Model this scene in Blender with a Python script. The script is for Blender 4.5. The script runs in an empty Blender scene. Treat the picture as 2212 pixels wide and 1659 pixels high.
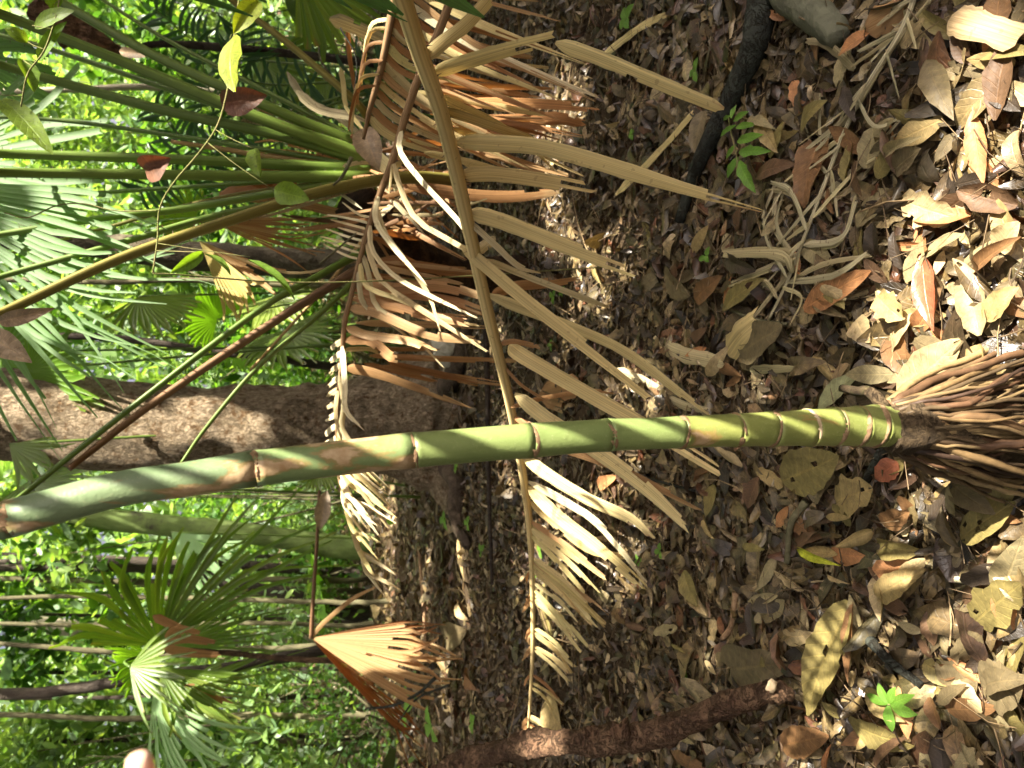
import bpy, math, random
import numpy as np
from mathutils import Vector, Matrix

R = math.radians
rng = np.random.default_rng(11)
random.seed(11)
SC = bpy.context.scene
COL = SC.collection

# ------------------------------------------------------------------ camera
PITCH = R(17.2)
CAM = np.array([0.0, 0.0, 1.30])
cp, sp = math.cos(PITCH), math.sin(PITCH)
FW = np.array([0, cp, -sp])          # view direction
RT = np.array([0, -sp, -cp])         # the picture's right hand side is down in the place: the phone was held on its side
UP = np.array([1.0, 0, 0])
FQ = 1609.0                          # focal length in pixels of a 2212 px wide picture
cam_d = bpy.data.cameras.new('camera')
cam = bpy.data.objects.new('camera', cam_d)
COL.objects.link(cam)
cam_d.sensor_fit = 'HORIZONTAL'
cam_d.angle = 2 * math.atan(1106 / FQ)
cam_d.clip_start, cam_d.clip_end = 0.02, 500
M = Matrix.Identity(4)
for i in range(3):
    M[i][0], M[i][1], M[i][2], M[i][3] = RT[i], UP[i], -FW[i], CAM[i]
cam.matrix_world = M
SC.camera = cam
cam_d.dof.use_dof = True; cam_d.dof.focus_distance = 1.5; cam_d.dof.aperture_fstop = 6.0

# ------------------------------------------------------------------ sky, sun, exposure
SUN = np.array([0.52, -0.32, 0.80]); SUN /= np.linalg.norm(SUN)
world = bpy.data.worlds.new('World'); SC.world = world; world.use_nodes = True
wn = world.node_tree.nodes; wl = world.node_tree.links
sky = wn.new('ShaderNodeTexSky'); sky.sky_type = 'NISHITA'; sky.sun_disc = False
sky.sun_elevation = math.asin(SUN[2]); sky.sun_rotation = math.atan2(SUN[0], SUN[1])
sky.air_density, sky.dust_density, sky.ozone_density = 0.12, 10.0, 0.0
wl.new(sky.outputs[0], wn['Background'].inputs[0]); wn['Background'].inputs[1].default_value = 0.15
sun_d = bpy.data.lights.new('sun', 'SUN'); sun_d.energy = 5.0; sun_d.angle = R(0.53); sun_d.color = (1, 0.93, 0.80)
sun = bpy.data.objects.new('sun', sun_d); COL.objects.link(sun)
sun.rotation_euler = Vector(SUN).to_track_quat('Z', 'Y').to_euler(); sun.location = (6, -1, 9)
vs = SC.view_settings
vs.view_transform = 'Standard'; vs.look = 'None'; vs.gamma = 1.0; vs.exposure = 2.4; vs.use_curve_mapping = False
SC.render.engine = 'CYCLES'
SC.cycles.use_denoising = True
SC.cycles.max_bounces = 8; SC.cycles.diffuse_bounces = 4; SC.cycles.glossy_bounces = 2
SC.cycles.transmission_bounces = 4; SC.cycles.transparent_max_bounces = 4
SC.cycles.sample_clamp_indirect = 6.0

# ------------------------------------------------------------------ from picture to place
def ray(x, y):
    return FW + ((x - 1106) / FQ) * RT + ((829.5 - y) / FQ) * UP
def W(x, y, d):
    """the point that lies d metres deep under the picture point x, y"""
    return CAM + d * ray(x, y)
def ground_h(x, y):
    x = np.asarray(x, float); y = np.asarray(y, float)
    return (0.018 * np.sin(2.1 * x + 0.7 * y) + 0.014 * np.sin(1.3 * y - 2.9 * x + 1.0) + 0.008 * np.sin(7 * x + 3) * np.cos(6 * y)
            + 0.006 * np.sin(15 * x - 11 * y)) + 0.05 * np.clip(y - 7, 0, None) ** 1.1 * 0.3
def G(x, y, h=0.0):
    r = ray(x, y)
    t = (h - CAM[2]) / r[2]
    p = CAM + t * r
    for _ in range(4):
        t = (h + float(ground_h(p[0], p[1])) - CAM[2]) / r[2]
        p = CAM + t * r
    return p
def spline(P, n):
    """Catmull-Rom through the rows of P (any number of columns), n samples"""
    P = np.asarray(P, float)
    m = len(P)
    if m == 2:
        t = np.linspace(0, 1, n)[:, None]
        return P[0] * (1 - t) + P[1] * t
    Q = np.vstack([2 * P[0] - P[1], P, 2 * P[-1] - P[-2]])
    ts = np.linspace(0, m - 1 - 1e-9, n)
    i = ts.astype(int); t = (ts - i)[:, None]
    a, b, c, d = Q[i], Q[i + 1], Q[i + 2], Q[i + 3]
    return 0.5 * (2 * b + (c - a) * t + (2 * a - 5 * b + 4 * c - d) * t ** 2 + (3 * b - a - 3 * c + d) * t ** 3)
def nrm(v):
    v = np.asarray(v, float)
    return v / np.maximum(np.linalg.norm(v, axis=-1, keepdims=True), 1e-12)

# ------------------------------------------------------------------ objects
def tag(o, label=None, cat=None, group=None, kind=None):
    if label: o['label'] = label
    if cat: o['category'] = cat
    if group: o['group'] = group
    if kind: o['kind'] = kind
    return o
def thing(name, loc, label, cat, group=None):
    o = bpy.data.objects.new(name, None); COL.objects.link(o)
    o.location = Vector([float(a) for a in loc]); o.empty_display_size = 0.1
    o['at'] = [float(a) for a in loc]
    return tag(o, label, cat, group)
def mk(name, V, F, mat, parent=None, uv=None, smooth=True, origin=None):
    """one mesh object; V is in world coordinates, F is an array of quads or a list of faces, uv is per vertex"""
    V = np.asarray(V, np.float64)
    if parent is None:
        if origin is None:
            lo, hi = V.min(0), V.max(0); origin = np.array([(lo[0] + hi[0]) / 2, (lo[1] + hi[1]) / 2, lo[2]])
        V = V - origin
    me = bpy.data.meshes.new(name)
    if isinstance(F, np.ndarray):
        n, k = F.shape
        me.vertices.add(len(V)); me.vertices.foreach_set('co', V.astype(np.float32).ravel())
        me.loops.add(n * k); me.loops.foreach_set('vertex_index', F.astype(np.int32).ravel())
        me.polygons.add(n); me.polygons.foreach_set('loop_start', np.arange(0, n * k, k, dtype=np.int32))
        me.polygons.foreach_set('loop_total', np.full(n, k, np.int32))
        me.update(calc_edges=True)
        flat = F.ravel()
    else:
        me.from_pydata(V.tolist(), [], F)
        flat = np.array([i for f in F for i in f])
    if uv is not None:
        ul = me.uv_layers.new(name='UVMap')
        ul.data.foreach_set('uv', np.asarray(uv, np.float32)[flat].ravel())
    if smooth:
        me.polygons.foreach_set('use_smooth', np.ones(len(me.polygons), bool))
    me.materials.append(mat)
    me.validate()
    o = bpy.data.objects.new(name, me); COL.objects.link(o)
    if parent is None:
        o.location = Vector([float(a) for a in origin])
    else:
        o.parent = parent
        if parent.type == 'EMPTY':
            o.matrix_parent_inverse = Matrix.Translation(-parent.location)
        elif parent.parent is None:
            o.matrix_parent_inverse = Matrix.Translation(-parent.location)
    return o
def grid_faces(n, m, closed=False):
    """quads over an n x m grid of points (row major)"""
    i, j = np.meshgrid(np.arange(n - 1), np.arange(m if closed else m - 1), indexing='ij')
    a = i * m + j; b = i * m + (j + 1) % m
    return np.stack([a, b, b + m, a + m], -1).reshape(-1, 4)
def frames(P):
    T = nrm(np.gradient(P, axis=0))
    n0 = np.cross(T[0], [0.31, 0.2, 0.93])
    if np.linalg.norm(n0) < 1e-3: n0 = np.cross(T[0], [1, 0, 0])
    Ns = [nrm(n0)]
    for i in range(1, len(P)):
        v = Ns[-1] - T[i] * np.dot(Ns[-1], T[i])
        Ns.append(nrm(v))
    Nn = np.array(Ns); return T, Nn, np.cross(T, Nn)
def tube_data(P, rad, seg=8, bump=0.0, flat=1.0, seed=0):
    P = np.asarray(P, float); n = len(P)
    rad = np.broadcast_to(np.asarray(rad, float), (n,))
    T, A, B = frames(P)
    th = np.linspace(0, 2 * math.pi, seg, endpoint=False)
    r = rad[:, None] * np.ones((1, seg))
    if bump:
        g = np.random.default_rng(seed)
        ph = g.uniform(0, 6.28, 6)
        s = np.linspace(0, 1, n)[:, None] * n
        r = r * (1 + bump * (0.5 * np.sin(2 * th + ph[0] + .35 * s) + 0.4 * np.sin(3 * th + ph[1] - .27 * s) + .35 * np.sin(.9 * s + ph[2]) + .3 * np.sin(5 * th + ph[3] + .6 * s)) + bump * .5 * g.normal(size=(n, seg)))
    V = P[:, None] + r[..., None] * (np.cos(th)[None, :, None] * A[:, None] + flat * np.sin(th)[None, :, None] * B[:, None])
    V = V.reshape(-1, 3)
    F = [tuple(q) for q in grid_faces(n, seg, True)]
    F.append(tuple(range(seg - 1, -1, -1))); F.append(tuple(range((n - 1) * seg, n * seg)))
    L = np.concatenate([[0], np.cumsum(np.linalg.norm(np.diff(P, axis=0), axis=1))])
    uv = np.stack([np.tile(np.linspace(0, 1, seg), n), np.repeat(L, seg)], -1)
    return V, F, uv
def tube(name, P, rad, mat, parent=None, seg=8, bump=0.0, flat=1.0, seed=0):
    V, F, uv = tube_data(P, rad, seg, bump, flat, seed)
    return mk(name, V, F, mat, parent, uv)
def ribbon(P, width, side, fold=0.25, across=5, edge=0.0, g=None, ragged=0.0):
    """a leaflet: a strip along P whose cross direction is side (n x 3), with a V along the midrib"""
    P = np.asarray(P, float); n = len(P)
    T = nrm(np.gradient(P, axis=0))
    S = nrm(side - T * (side * T).sum(-1, keepdims=True)); Nn = np.cross(T, S)
    s = np.linspace(-1, 1, across)
    w = np.broadcast_to(np.asarray(width, float), (n,))[:, None] * .5
    prof = fold * (np.abs(s) - .5) + 0.05 * np.cos(s * math.pi * 2)
    ww = w * np.ones((1, across))
    if edge and g is not None:
        ww = ww * (1 + edge * g.normal(size=(n, across)) * (np.abs(s) > .9))
    V = P[:, None] + (ww * s)[..., None] * S[:, None] + (w * prof)[..., None] * Nn[:, None]
    if ragged and g is not None:
        V[-1] += T[-1] * (g.uniform(-1, .6, size=(across, 1)) * ragged)
    uv = np.stack(np.meshgrid(np.linspace(0, 1, n), (s + 1) / 2, indexing='ij')[::-1], -1).reshape(-1, 2)
    return V.reshape(-1, 3), grid_faces(n, across), uv

# ------------------------------------------------------------------ materials
class NT:
    def __init__(s, name):
        s.m = bpy.data.materials.new(name); s.m.use_nodes = True
        s.t = s.m.node_tree; s.t.nodes.clear()
        s.out = s.n('ShaderNodeOutputMaterial')
    def n(s, typ, **k):
        nd = s.t.nodes.new(typ)
        for a, b in k.items(): setattr(nd, a, b)
        return nd
    def l(s, a, b): s.t.links.new(a, b)
    def put(s, sock, v):
        if hasattr(v, 'is_output'): s.l(v, sock)
        else: sock.default_value = v
    def math(s, op, a, b=0.0, c=0.0, clamp=False):
        nd = s.n('ShaderNodeMath', operation=op, use_clamp=clamp)
        s.put(nd.inputs[0], a); s.put(nd.inputs[1], b)
        if len(nd.inputs) > 2: s.put(nd.inputs[2], c)
        return nd.outputs[0]
    def mix(s, fac, a, b, mode='MIX'):
        nd = s.n('ShaderNodeMix', data_type='RGBA', blend_type=mode)
        s.put(nd.inputs[0], fac)
        for i, v in ((6, a), (7, b)):
            s.put(nd.inputs[i], (*v, 1) if isinstance(v, tuple) and len(v) == 3 else v)
        return nd.outputs[2]
    def ramp(s, fac, stops, const=False):
        nd = s.n('ShaderNodeValToRGB'); cr = nd.color_ramp
        if const: cr.interpolation = 'CONSTANT'
        while len(cr.elements) < len(stops): cr.elements.new(0.5)
        while len(cr.elements) > len(stops): cr.elements.remove(cr.elements[-1])
        for e, (p, c) in zip(cr.elements, stops):
            e.position = p; e.color = (*c, 1) if len(c) == 3 else c
        s.put(nd.inputs[0], fac); return nd.outputs[0]
    def noise(s, vec, scale, detail=3, rough=.6, dist=0.0):
        nd = s.n('ShaderNodeTexNoise'); nd.inputs['Scale'].default_value = scale; nd.inputs['Detail'].default_value = detail
        nd.inputs['Roughness'].default_value = rough; nd.inputs['Distortion'].default_value = dist
        if vec is not None: s.l(vec, nd.inputs['Vector'])
        return nd.outputs[0]
    def mapping(s, vec, scale, loc=None):
        nd = s.n('ShaderNodeMapping'); s.l(vec, nd.inputs[0]); nd.inputs['Scale'].default_value = scale
        if loc is not None: s.put(nd.inputs['Location'], loc)
        return nd.outputs[0]
    def smooth(s, v, lo, hi):
        nd = s.n('ShaderNodeMapRange', interpolation_type='SMOOTHSTEP'); s.put(nd.inputs[0], v)
        nd.inputs[1].default_value = lo; nd.inputs[2].default_value = hi
        return nd.outputs[0]
    def finish(s, col, rough=.6, spec=.3, trans=0.0, tcol=None, bump=None, bstr=.3, bdist=.002):
        p = s.n('ShaderNodeBsdfPrincipled'); s.put(p.inputs['Base Color'], col if not isinstance(col, tuple) else (*col, 1))
        s.put(p.inputs['Roughness'], rough); s.put(p.inputs['Specular IOR Level'], spec)
        if bump is not None:
            b = s.n('ShaderNodeBump'); b.inputs['Strength'].default_value = bstr; b.inputs['Distance'].default_value = bdist
            s.l(bump, b.inputs['Height']); s.l(b.outputs[0], p.inputs['Normal'])
        sh = p.outputs[0]
        if trans:
            t = s.n('ShaderNodeBsdfTranslucent'); s.put(t.inputs[0], tcol if tcol is not None else col)
            mx = s.n('ShaderNodeMixShader'); mx.inputs[0].default_value = trans
            s.l(sh, mx.inputs[1]); s.l(t.outputs[0], mx.inputs[2]); sh = mx.outputs[0]
        s.l(sh, s.out.inputs[0]); return s.m
def evenly(cols):
    k = len(cols); return [((i + .5) / k, c) for i, c in enumerate(cols)]
def leaf_mat(name, cols, island=True, rough=.6, spec=.3, trans=.25, tmul=(1.3, 1.1, .6), veins=True, mott=(.55, 1.2), mscale=40, spots=0.0, step=False):
    """leaves whose colour differs from leaf to leaf, with mottling, midrib and side veins"""
    t = NT(name)
    if island: rnd = t.n('ShaderNodeNewGeometry').outputs['Random Per Island']
    else: rnd = t.n('ShaderNodeObjectInfo').outputs['Random']
    if step: col = t.ramp(rnd, [(i / len(cols), c) for i, c in enumerate(cols)], True)
    else: col = t.ramp(rnd, evenly(cols))
    tc = t.n('ShaderNodeTexCoord')
    big = t.noise(tc.outputs['Object'], mscale, 4, .65)
    m = t.n('ShaderNodeMapRange'); t.l(big, m.inputs[0]); m.inputs[1].default_value = .3; m.inputs[2].default_value = .7
    m.inputs[3].default_value = mott[0]; m.inputs[4].default_value = mott[1]
    col = t.mix(1.0, col, m.outputs[0], 'MULTIPLY')
    bump = big
    if veins:
        sx = t.n('ShaderNodeSeparateXYZ'); t.l(tc.outputs['UV'], sx.inputs[0])
        a = t.math('ABSOLUTE', t.math('MULTIPLY_ADD', sx.outputs[0], 2.0, -1.0))
        wv = t.math('SINE', t.math('MULTIPLY', t.math('MULTIPLY_ADD', a, -.16, sx.outputs[1]), 60.0))
        v = t.math('MAXIMUM', t.smooth(wv, .86, 1.0), t.math('SUBTRACT', 1.0, t.smooth(a, .03, .10)))
        col = t.mix(t.math('MULTIPLY', v, .35), col, t.mix(1.0, col, (1.7, 1.6, 1.4), 'MULTIPLY'))
        bump = t.math('MULTIPLY_ADD', v, .5, big)
    if spots:
        sp_ = t.smooth(t.noise(tc.outputs['Object'], mscale * 2.3, 3, .6), .60, .68)
        col = t.mix(t.math('MULTIPLY', sp_, spots), col, (.035, .022, .012))
    return t.finish(col, rough, spec, trans, t.mix(1.0, col, tmul, 'MULTIPLY'), bump, .5, .003)
def strip_mat(name, cols, rough=.55, spec=.3, trans=.25, tmul=(1.3, .95, .5), streak=(.6, 1.2), tipcol=None, spots=.3, endfade=.85):
    """palm leaflets: streaks run along the blade"""
    t = NT(name)
    oi = t.n('ShaderNodeObjectInfo').outputs['Random']
    col = t.ramp(oi, evenly(cols))
    tc = t.n('ShaderNodeTexCoord')
    off = t.n('ShaderNodeCombineXYZ'); t.l(t.math('MULTIPLY', oi, 37.0), off.inputs[0]); t.l(t.math('MULTIPLY', oi, 91.0), off.inputs[1])
    st = t.noise(t.mapping(tc.outputs['UV'], (9, .9, 1), off.outputs[0]), 1.0, 4, .6)
    m = t.n('ShaderNodeMapRange'); t.l(st, m.inputs[0]); m.inputs[1].default_value = .3; m.inputs[2].default_value = .7
    m.inputs[3].default_value = streak[0]; m.inputs[4].default_value = streak[1]
    col = t.mix(1.0, col, m.outputs[0], 'MULTIPLY')
    sx = t.n('ShaderNodeSeparateXYZ'); t.l(tc.outputs['UV'], sx.inputs[0])
    if tipcol:
        pt = t.noise(t.mapping(tc.outputs['UV'], (1.5, 2.2, 1), off.outputs[0]), 1.0, 3, .6)
        f = t.smooth(t.math('ADD', sx.outputs[1], t.math('MULTIPLY', t.math('SUBTRACT', pt, .5), 2.2)), endfade - .25, endfade + .2)
        col = t.mix(t.math('MULTIPLY', f, .8), col, tipcol)
    mid = t.math('ABSOLUTE', t.math('SUBTRACT', t.math('ABSOLUTE', t.math('MULTIPLY_ADD', sx.outputs[0], 2.0, -1.0)), .12))
    line = t.math('SUBTRACT', 1.0, t.smooth(mid, .01, .07))
    col = t.mix(t.math('MULTIPLY', line, .45), col, t.mix(1.0, col, (.5, .42, .3), 'MULTIPLY'))
    if spots:
        s2 = t.smooth(t.noise(tc.outputs['Object'], 55, 2, .5), .66, .70)
        col = t.mix(t.math('MULTIPLY', s2, spots), col, (.10, .05, .02))
    fine = t.noise(t.mapping(tc.outputs['UV'], (40, 1.2, 1), off.outputs[0]), 1.0, 2, .5)
    return t.finish(col, rough, spec, trans, t.mix(1.0, col, tmul, 'MULTIPLY'), fine, .35, .002)
def bark_mat(name, cols, scale=14, stretch=(1, 1, .25), rough=.85, bstr=.8, bdist=.02, moss=None, mossamt=.5, spec=.15, crack=True):
    t = NT(name)
    tc = t.n('ShaderNodeTexCoord')
    v = t.mapping(tc.outputs['Object'], stretch)
    a = t.noise(v, scale, 6, .68, .4)
    b = t.noise(tc.outputs['Object'], scale * .22, 3, .6)
    f = t.math('ADD', t.math('MULTIPLY', a, .65), t.math('MULTIPLY', b, .45), clamp=True)
    k = len(cols)
    col = t.ramp(f, [(.32 + .42 * i / max(1, k - 1), c) for i, c in enumerate(cols)])
    h = a
    if crack:
        fz = t.noise(t.mapping(tc.outputs['Object'], tuple(s_ * .8 for s_ in stretch)), scale * .9, 5, .75, 1.2)
        ck = t.smooth(t.math('ABSOLUTE', t.math('SUBTRACT', fz, .5)), .0, .045)
        col = t.mix(t.math('MULTIPLY', t.math('SUBTRACT', 1.0, ck), .55), col, (.03, .02, .012))
        h = t.math('ADD', a, t.math('MULTIPLY', ck, .4))
    if moss:
        mm = t.smooth(t.noise(tc.outputs['Object'], scale * .35, 4, .7), 1 - mossamt - .08, 1 - mossamt + .1)
        col = t.mix(mm, col, moss)
    return t.finish(col, rough, spec, 0, None, h, bstr, bdist)

# ================================================================== large structure
def soil_mat():
    t = NT('soil'); tc = t.n('ShaderNodeTexCoord')
    v = t.n('ShaderNodeTexVoronoi'); v.inputs['Scale'].default_value = 34; t.l(tc.outputs['Object'], v.inputs['Vector'])
    c = t.ramp(t.n('ShaderNodeSeparateColor').outputs[0], [(0, (.03, .02, .012)), (.5, (.075, .05, .028)), (1, (.13, .09, .05))])
    sc = c.node.inputs[0].links[0].from_node; t.l(v.outputs['Color'], sc.inputs[0])
    n = t.noise(tc.outputs['Object'], 90, 4, .7)
    col = t.mix(.7, c, t.ramp(n, [(.3, (.012, .008, .005)), (.7, (.10, .07, .04))]))
    return t.finish(col, .95, .1, 0, None, t.math('ADD', n, v.outputs['Distance']), .9, .02)
M_SOIL = soil_mat()
gx = np.concatenate([np.linspace(-60, -5, 20)[:-1], np.linspace(-5, 5, 161), np.linspace(5, 60, 20)[1:]])
gy = np.concatenate([np.linspace(-40, -1, 12)[:-1], np.linspace(-1, 9, 181), np.linspace(9, 80, 40)[1:]])
GX, GY = np.meshgrid(gx, gy, indexing='ij')
GZ = ground_h(GX, GY) + 0.006 * rng.normal(size=GX.shape) * (np.abs(GX) < 5) * (GY < 9) - .004
tag(mk('forest_floor', np.stack([GX, GY, GZ], -1).reshape(-1, 3), grid_faces(len(gx), len(gy))[:, ::-1].copy(), M_SOIL, origin=np.zeros(3)),
    'dark brown soil of the forest floor under the litter', kind='structure')

# ---- leaves by the thousand
def leaf_grid(pos, L, Wd, yaw, tilt, roll, k_long, k_cross, shape, nl=6, na=3, g=rng, ragged=.12):
    """N leaves as nl x na grids. shape: exponent pair picks ovate or lanceolate outlines. Returns V (N,nl,na,3) and uv"""
    N = len(pos)
    t = np.linspace(0, 1, nl)[None, :, None]; s = np.linspace(-1, 1, na)[None, None, :]
    L = L[:, None, None]; Wd = Wd[:, None, None]
    e1 = shape[0][:, None, None]; e2 = shape[1][:, None, None]
    prof = np.sin(np.clip(math.pi * (0.03 + .95 * t) ** e1, 0, math.pi)) ** e2
    prof = prof * (1 + ragged * g.normal(size=(N, nl, na)) * (np.abs(s) > .9))
    half = .5 * Wd * prof
    kc = k_cross[:, None, None] + 1e-4
    a = kc * s * prof
    y = .5 * Wd * np.sin(a) / kc; z = .5 * Wd * (1 - np.cos(a)) / kc
    kl = k_long[:, None, None] + 1e-4
    b = kl * (t - .5)
    x = L * np.sin(b) / kl; zz = L * (1 - np.cos(b)) / kl
    x = x - z * np.sin(b); zt = zz + z * np.cos(b)
    x = x + 0 * y; zt = zt + .03 * Wd * g.normal(size=(N, nl, na))
    P = np.stack([x + 0 * s, y + 0 * t, zt], -1)
    P[..., 2] -= P[..., 2].min(axis=(1, 2), keepdims=True)
    cr, sr = np.cos(roll), np.sin(roll); ct, st = np.cos(tilt), np.sin(tilt); cy, sy = np.cos(yaw), np.sin(yaw)
    z0 = np.zeros(N); o1 = np.ones(N)
    Rx = np.stack([np.stack([o1, z0, z0], -1), np.stack([z0, cr, -sr], -1), np.stack([z0, sr, cr], -1)], -2)
    Ry = np.stack([np.stack([ct, z0, st], -1), np.stack([z0, o1, z0], -1), np.stack([-st, z0, ct], -1)], -2)
    Rz = np.stack([np.stack([cy, -sy, z0], -1), np.stack([sy, cy, z0], -1), np.stack([z0, z0, o1], -1)], -2)
    Rm = Rz @ Ry @ Rx
    P = np.einsum('nij,nabj->nabi', Rm, P) + pos[:, None, None, :]
    uv = np.stack(np.meshgrid((s.ravel() + 1) / 2, t.ravel()), -1)
    return P, uv
def many(P, uv):
    N, nl, na, _ = P.shape
    F = grid_faces(nl, na)
    F = (F[None] + (np.arange(N) * nl * na)[:, None, None]).reshape(-1, 4)
    return P.reshape(-1, 3), F, np.tile(uv.reshape(-1, 2), (N, 1))
def rand_leaves(pos, Lr, wr, g, flat=.35, curl=1.2, nl=6, na=3):
    N = len(pos)
    L = g.uniform(*Lr, N) * np.exp(g.normal(0, .28, N)); Wd = L * g.uniform(*wr, N)
    kc = np.abs(g.normal(0, curl, N)) * np.where(g.random(N) < .65, 1, -1)
    kl = g.normal(0, .9, N)
    roll = g.normal(0, flat, N) + np.where(g.random(N) < .45, math.pi, 0)
    return leaf_grid(pos, L, Wd, g.uniform(0, 6.283, N), g.normal(0, flat, N), roll, kl, kc,
                     (g.uniform(.75, 1.25, N), g.uniform(.55, 1.1, N)), nl, na, g)
LIT = [(.20, .14, .058), (.05, .034, .019), (.13, .09, .04), (.018, .013, .009), (.33, .245, .12), (.085, .057, .03), (.17, .12, .05), (.026, .019, .013), (.15, .06, .028), (.40, .31, .165), (.075, .062, .03), (.20, .145, .065), (.02, .015, .011), (.11, .083, .042), (.042, .03, .02), (.10, .052, .028), (.03, .022, .016)]
M_LIT = leaf_mat('litter', LIT, True, .36, .6, .15, mott=(.4, 1.3), mscale=55, spots=.35)
def fan_positions(N, y0, y1, g, margin=1.15, power=1.0):
    u = g.random(N); y = y0 + (y1 - y0) * u ** power
    x = g.uniform(-1, 1, N) * (.56 * y * margin + .25)
    return x, y
g = np.random.default_rng(3)
def litter(N, y0, y1, Lr, zr, name, nl=6, na=3, curl=1.1, power=1.0, flat=.33):
    x, y = fan_positions(N, y0, y1, g, power=power)
    z = ground_h(x, y) + g.uniform(*zr, N)
    P, uv = rand_leaves(np.stack([x, y, z], -1), Lr, (.28, .55), g, flat, curl, nl, na)
    return many(P, uv)
def join(parts):
    Vs, Fs, Us = [], [], []; o = 0
    for V, F, U in parts:
        Vs.append(V); Fs.append(F + o); Us.append(U); o += len(V)
    return np.vstack(Vs), np.vstack(Fs), np.vstack(Us)
litter_parts = [litter(11000, .75, 2.6, (.015, .045), (-.008, .010), '', 5, 3, curl=1.3, flat=.4),
                litter(8500, .75, 2.6, (.045, .10), (-.004, .012), '', 7, 4, curl=1.0, flat=.26),
                litter(17000, 2.3, 5.2, (.03, .085), (-.01, .016), '', 5, 3, curl=1.3, flat=.42),
                litter(11000, 5.0, 10, (.06, .14), (-.012, .02), '', 4, 3, flat=.4),
                litter(9000, 9.5, 26, (.12, .24), (-.012, .03), '', 4, 3, flat=.45)]
V, F, U = join(litter_parts)
tag(mk('leaf_litter', V, F, M_LIT, None, U, origin=np.zeros(3)), 'deep brown litter of dead leaves covering the forest floor', 'leaf litter', kind='stuff')
# thin twigs, stalks and fibre in the litter
def twigs(N, y0, y1, Lr, r0):
    x, y = fan_positions(N, y0, y1, g)
    yaw = g.uniform(0, 6.283, N); L = g.uniform(*Lr, N); tl = g.normal(0, .15, N)
    d = np.stack([np.cos(yaw) * np.cos(tl), np.sin(yaw) * np.cos(tl), np.sin(tl)], -1)
    c = np.stack([x, y, ground_h(x, y) + .012 + .5 * L * np.abs(np.sin(tl)) + g.uniform(0, .01, N)], -1)
    bend = np.cross(d, [0, 0, 1.0]) * g.normal(0, .12, (N, 1)) * L[:, None]
    ts = np.array([-.5, -.17, .17, .5])
    mid = c[:, None] + d[:, None] * (L[:, None, None] * ts[None, :, None]) + bend[:, None] * (1 - 4 * ts ** 2)[None, :, None]
    s1 = nrm(np.cross(d, [0, 0, 1.0])); s2 = np.cross(s1, d)
    th = np.array([0, 2.094, 4.189])
    r = (r0 * g.uniform(.5, 1.5, N))[:, None, None, None] * np.array([1, .9, .8, .6])[None, :, None, None]
    P = mid[:, :, None] + r * (np.cos(th)[None, None, :, None] * s1[:, None, None] + np.sin(th)[None, None, :, None] * s2[:, None, None])
    Fq = grid_faces(4, 3, True)
    F = (Fq[None] + (np.arange(N) * 12)[:, None, None]).reshape(-1, 4)
    return P.reshape(-1, 3), F, np.zeros((N * 12, 2))
V, F, U = join([twigs(900, .8, 3, (.04, .2), .0016), twigs(600, 3, 7, (.1, .45), .003), twigs(160, 6, 14, (.3, .9), .007)])
tag(mk('twig_litter', V, F, leaf_mat('twig', [(.12, .08, .045), (.3, .21, .11), (.05, .035, .02), (.2, .14, .08)], True, .7, .2, 0, veins=False), None, U, origin=np.zeros(3)),
    'thin dry twigs scattered through the leaf litter', 'twig litter', kind='stuff')

# ---- the big tree behind the clump
def trunk_mesh(axis, radii, seg, lobes, seed, name, mat, parent, rough=.03, flare=None):
    g2 = np.random.default_rng(seed)
    n = 90
    A = spline(np.column_stack([axis, radii]), n); P, r = A[:, :3], A[:, 3]
    th = np.linspace(0, 2 * math.pi, seg, endpoint=False)
    z = P[:, 2]
    rr = r[:, None] * np.ones((1, seg))
    ph = g2.uniform(0, 6.28, 12)
    s = np.arange(n)[:, None] / n * 20
    for k in range(2, 8):
        rr *= 1 + rough / math.sqrt(k) * 1.5 * np.sin(k * th[None] + ph[k] + .25 * s * (k % 3 - 1)) + rough * .4 * np.sin(s * .7 * k + ph[k - 1] + 2 * th[None])
    if flare:
        fz, amt, ks = flare
        f = np.clip(1 - z / fz, 0, 1)[:, None] ** 2
        rr *= 1 + f * amt * np.maximum(0, sum(np.exp(-((np.angle(np.exp(1j * (th[None] - a))) / w) ** 2)) * h for a, w, h in ks))
    rr *= 1 + rough * .35 * g2.normal(size=rr.shape)
    V = P[:, None] + rr[..., None] * np.stack([np.cos(th), np.sin(th), 0 * th], -1)[None]
    F = grid_faces(n, seg, True)
    return mk(name, V.reshape(-1, 3), F, mat, parent, np.zeros((n * seg, 2)))
TREE_D = 6.3
def upright(pts, d):
    """picture points on one vertical thing d metres away along the ground"""
    out = []
    for x, y in pts:
        r = ray(x, y); out.append(CAM + r * (d / r[1]))
    return np.array(out)
M_BARK = bark_mat('bark_big', [(.075, .052, .032), (.22, .165, .10), (.36, .275, .18), (.50, .40, .27)], 42, (1, 1, .45), bdist=.03, bstr=1.0, moss=(.14, .08, .036), mossamt=.42)
ax = upright([(-150, 885), (0, 893), (350, 928), (600, 925), (760, 915), (900, 905), (990, 900)], TREE_D)
ax[-1][2] = -.15
big = thing('forest_tree', (ax[-1][0], TREE_D, 0), 'thick brown-barked tree trunk rising behind the spiny palm and the frond', 'tree')
trunk_mesh(ax[::-1], np.array([.50, .46, .37, .335, .335, .315, .30]), 64, None, 5, 'trunk', M_BARK, big, .035,
           (1.0, .7, [(-2.4, .35, .7), (-1.3, .4, .35), (-.4, .35, .9), (.8, .4, .8), (2.2, .4, .9), (3.6, .3, .7)]))
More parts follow.
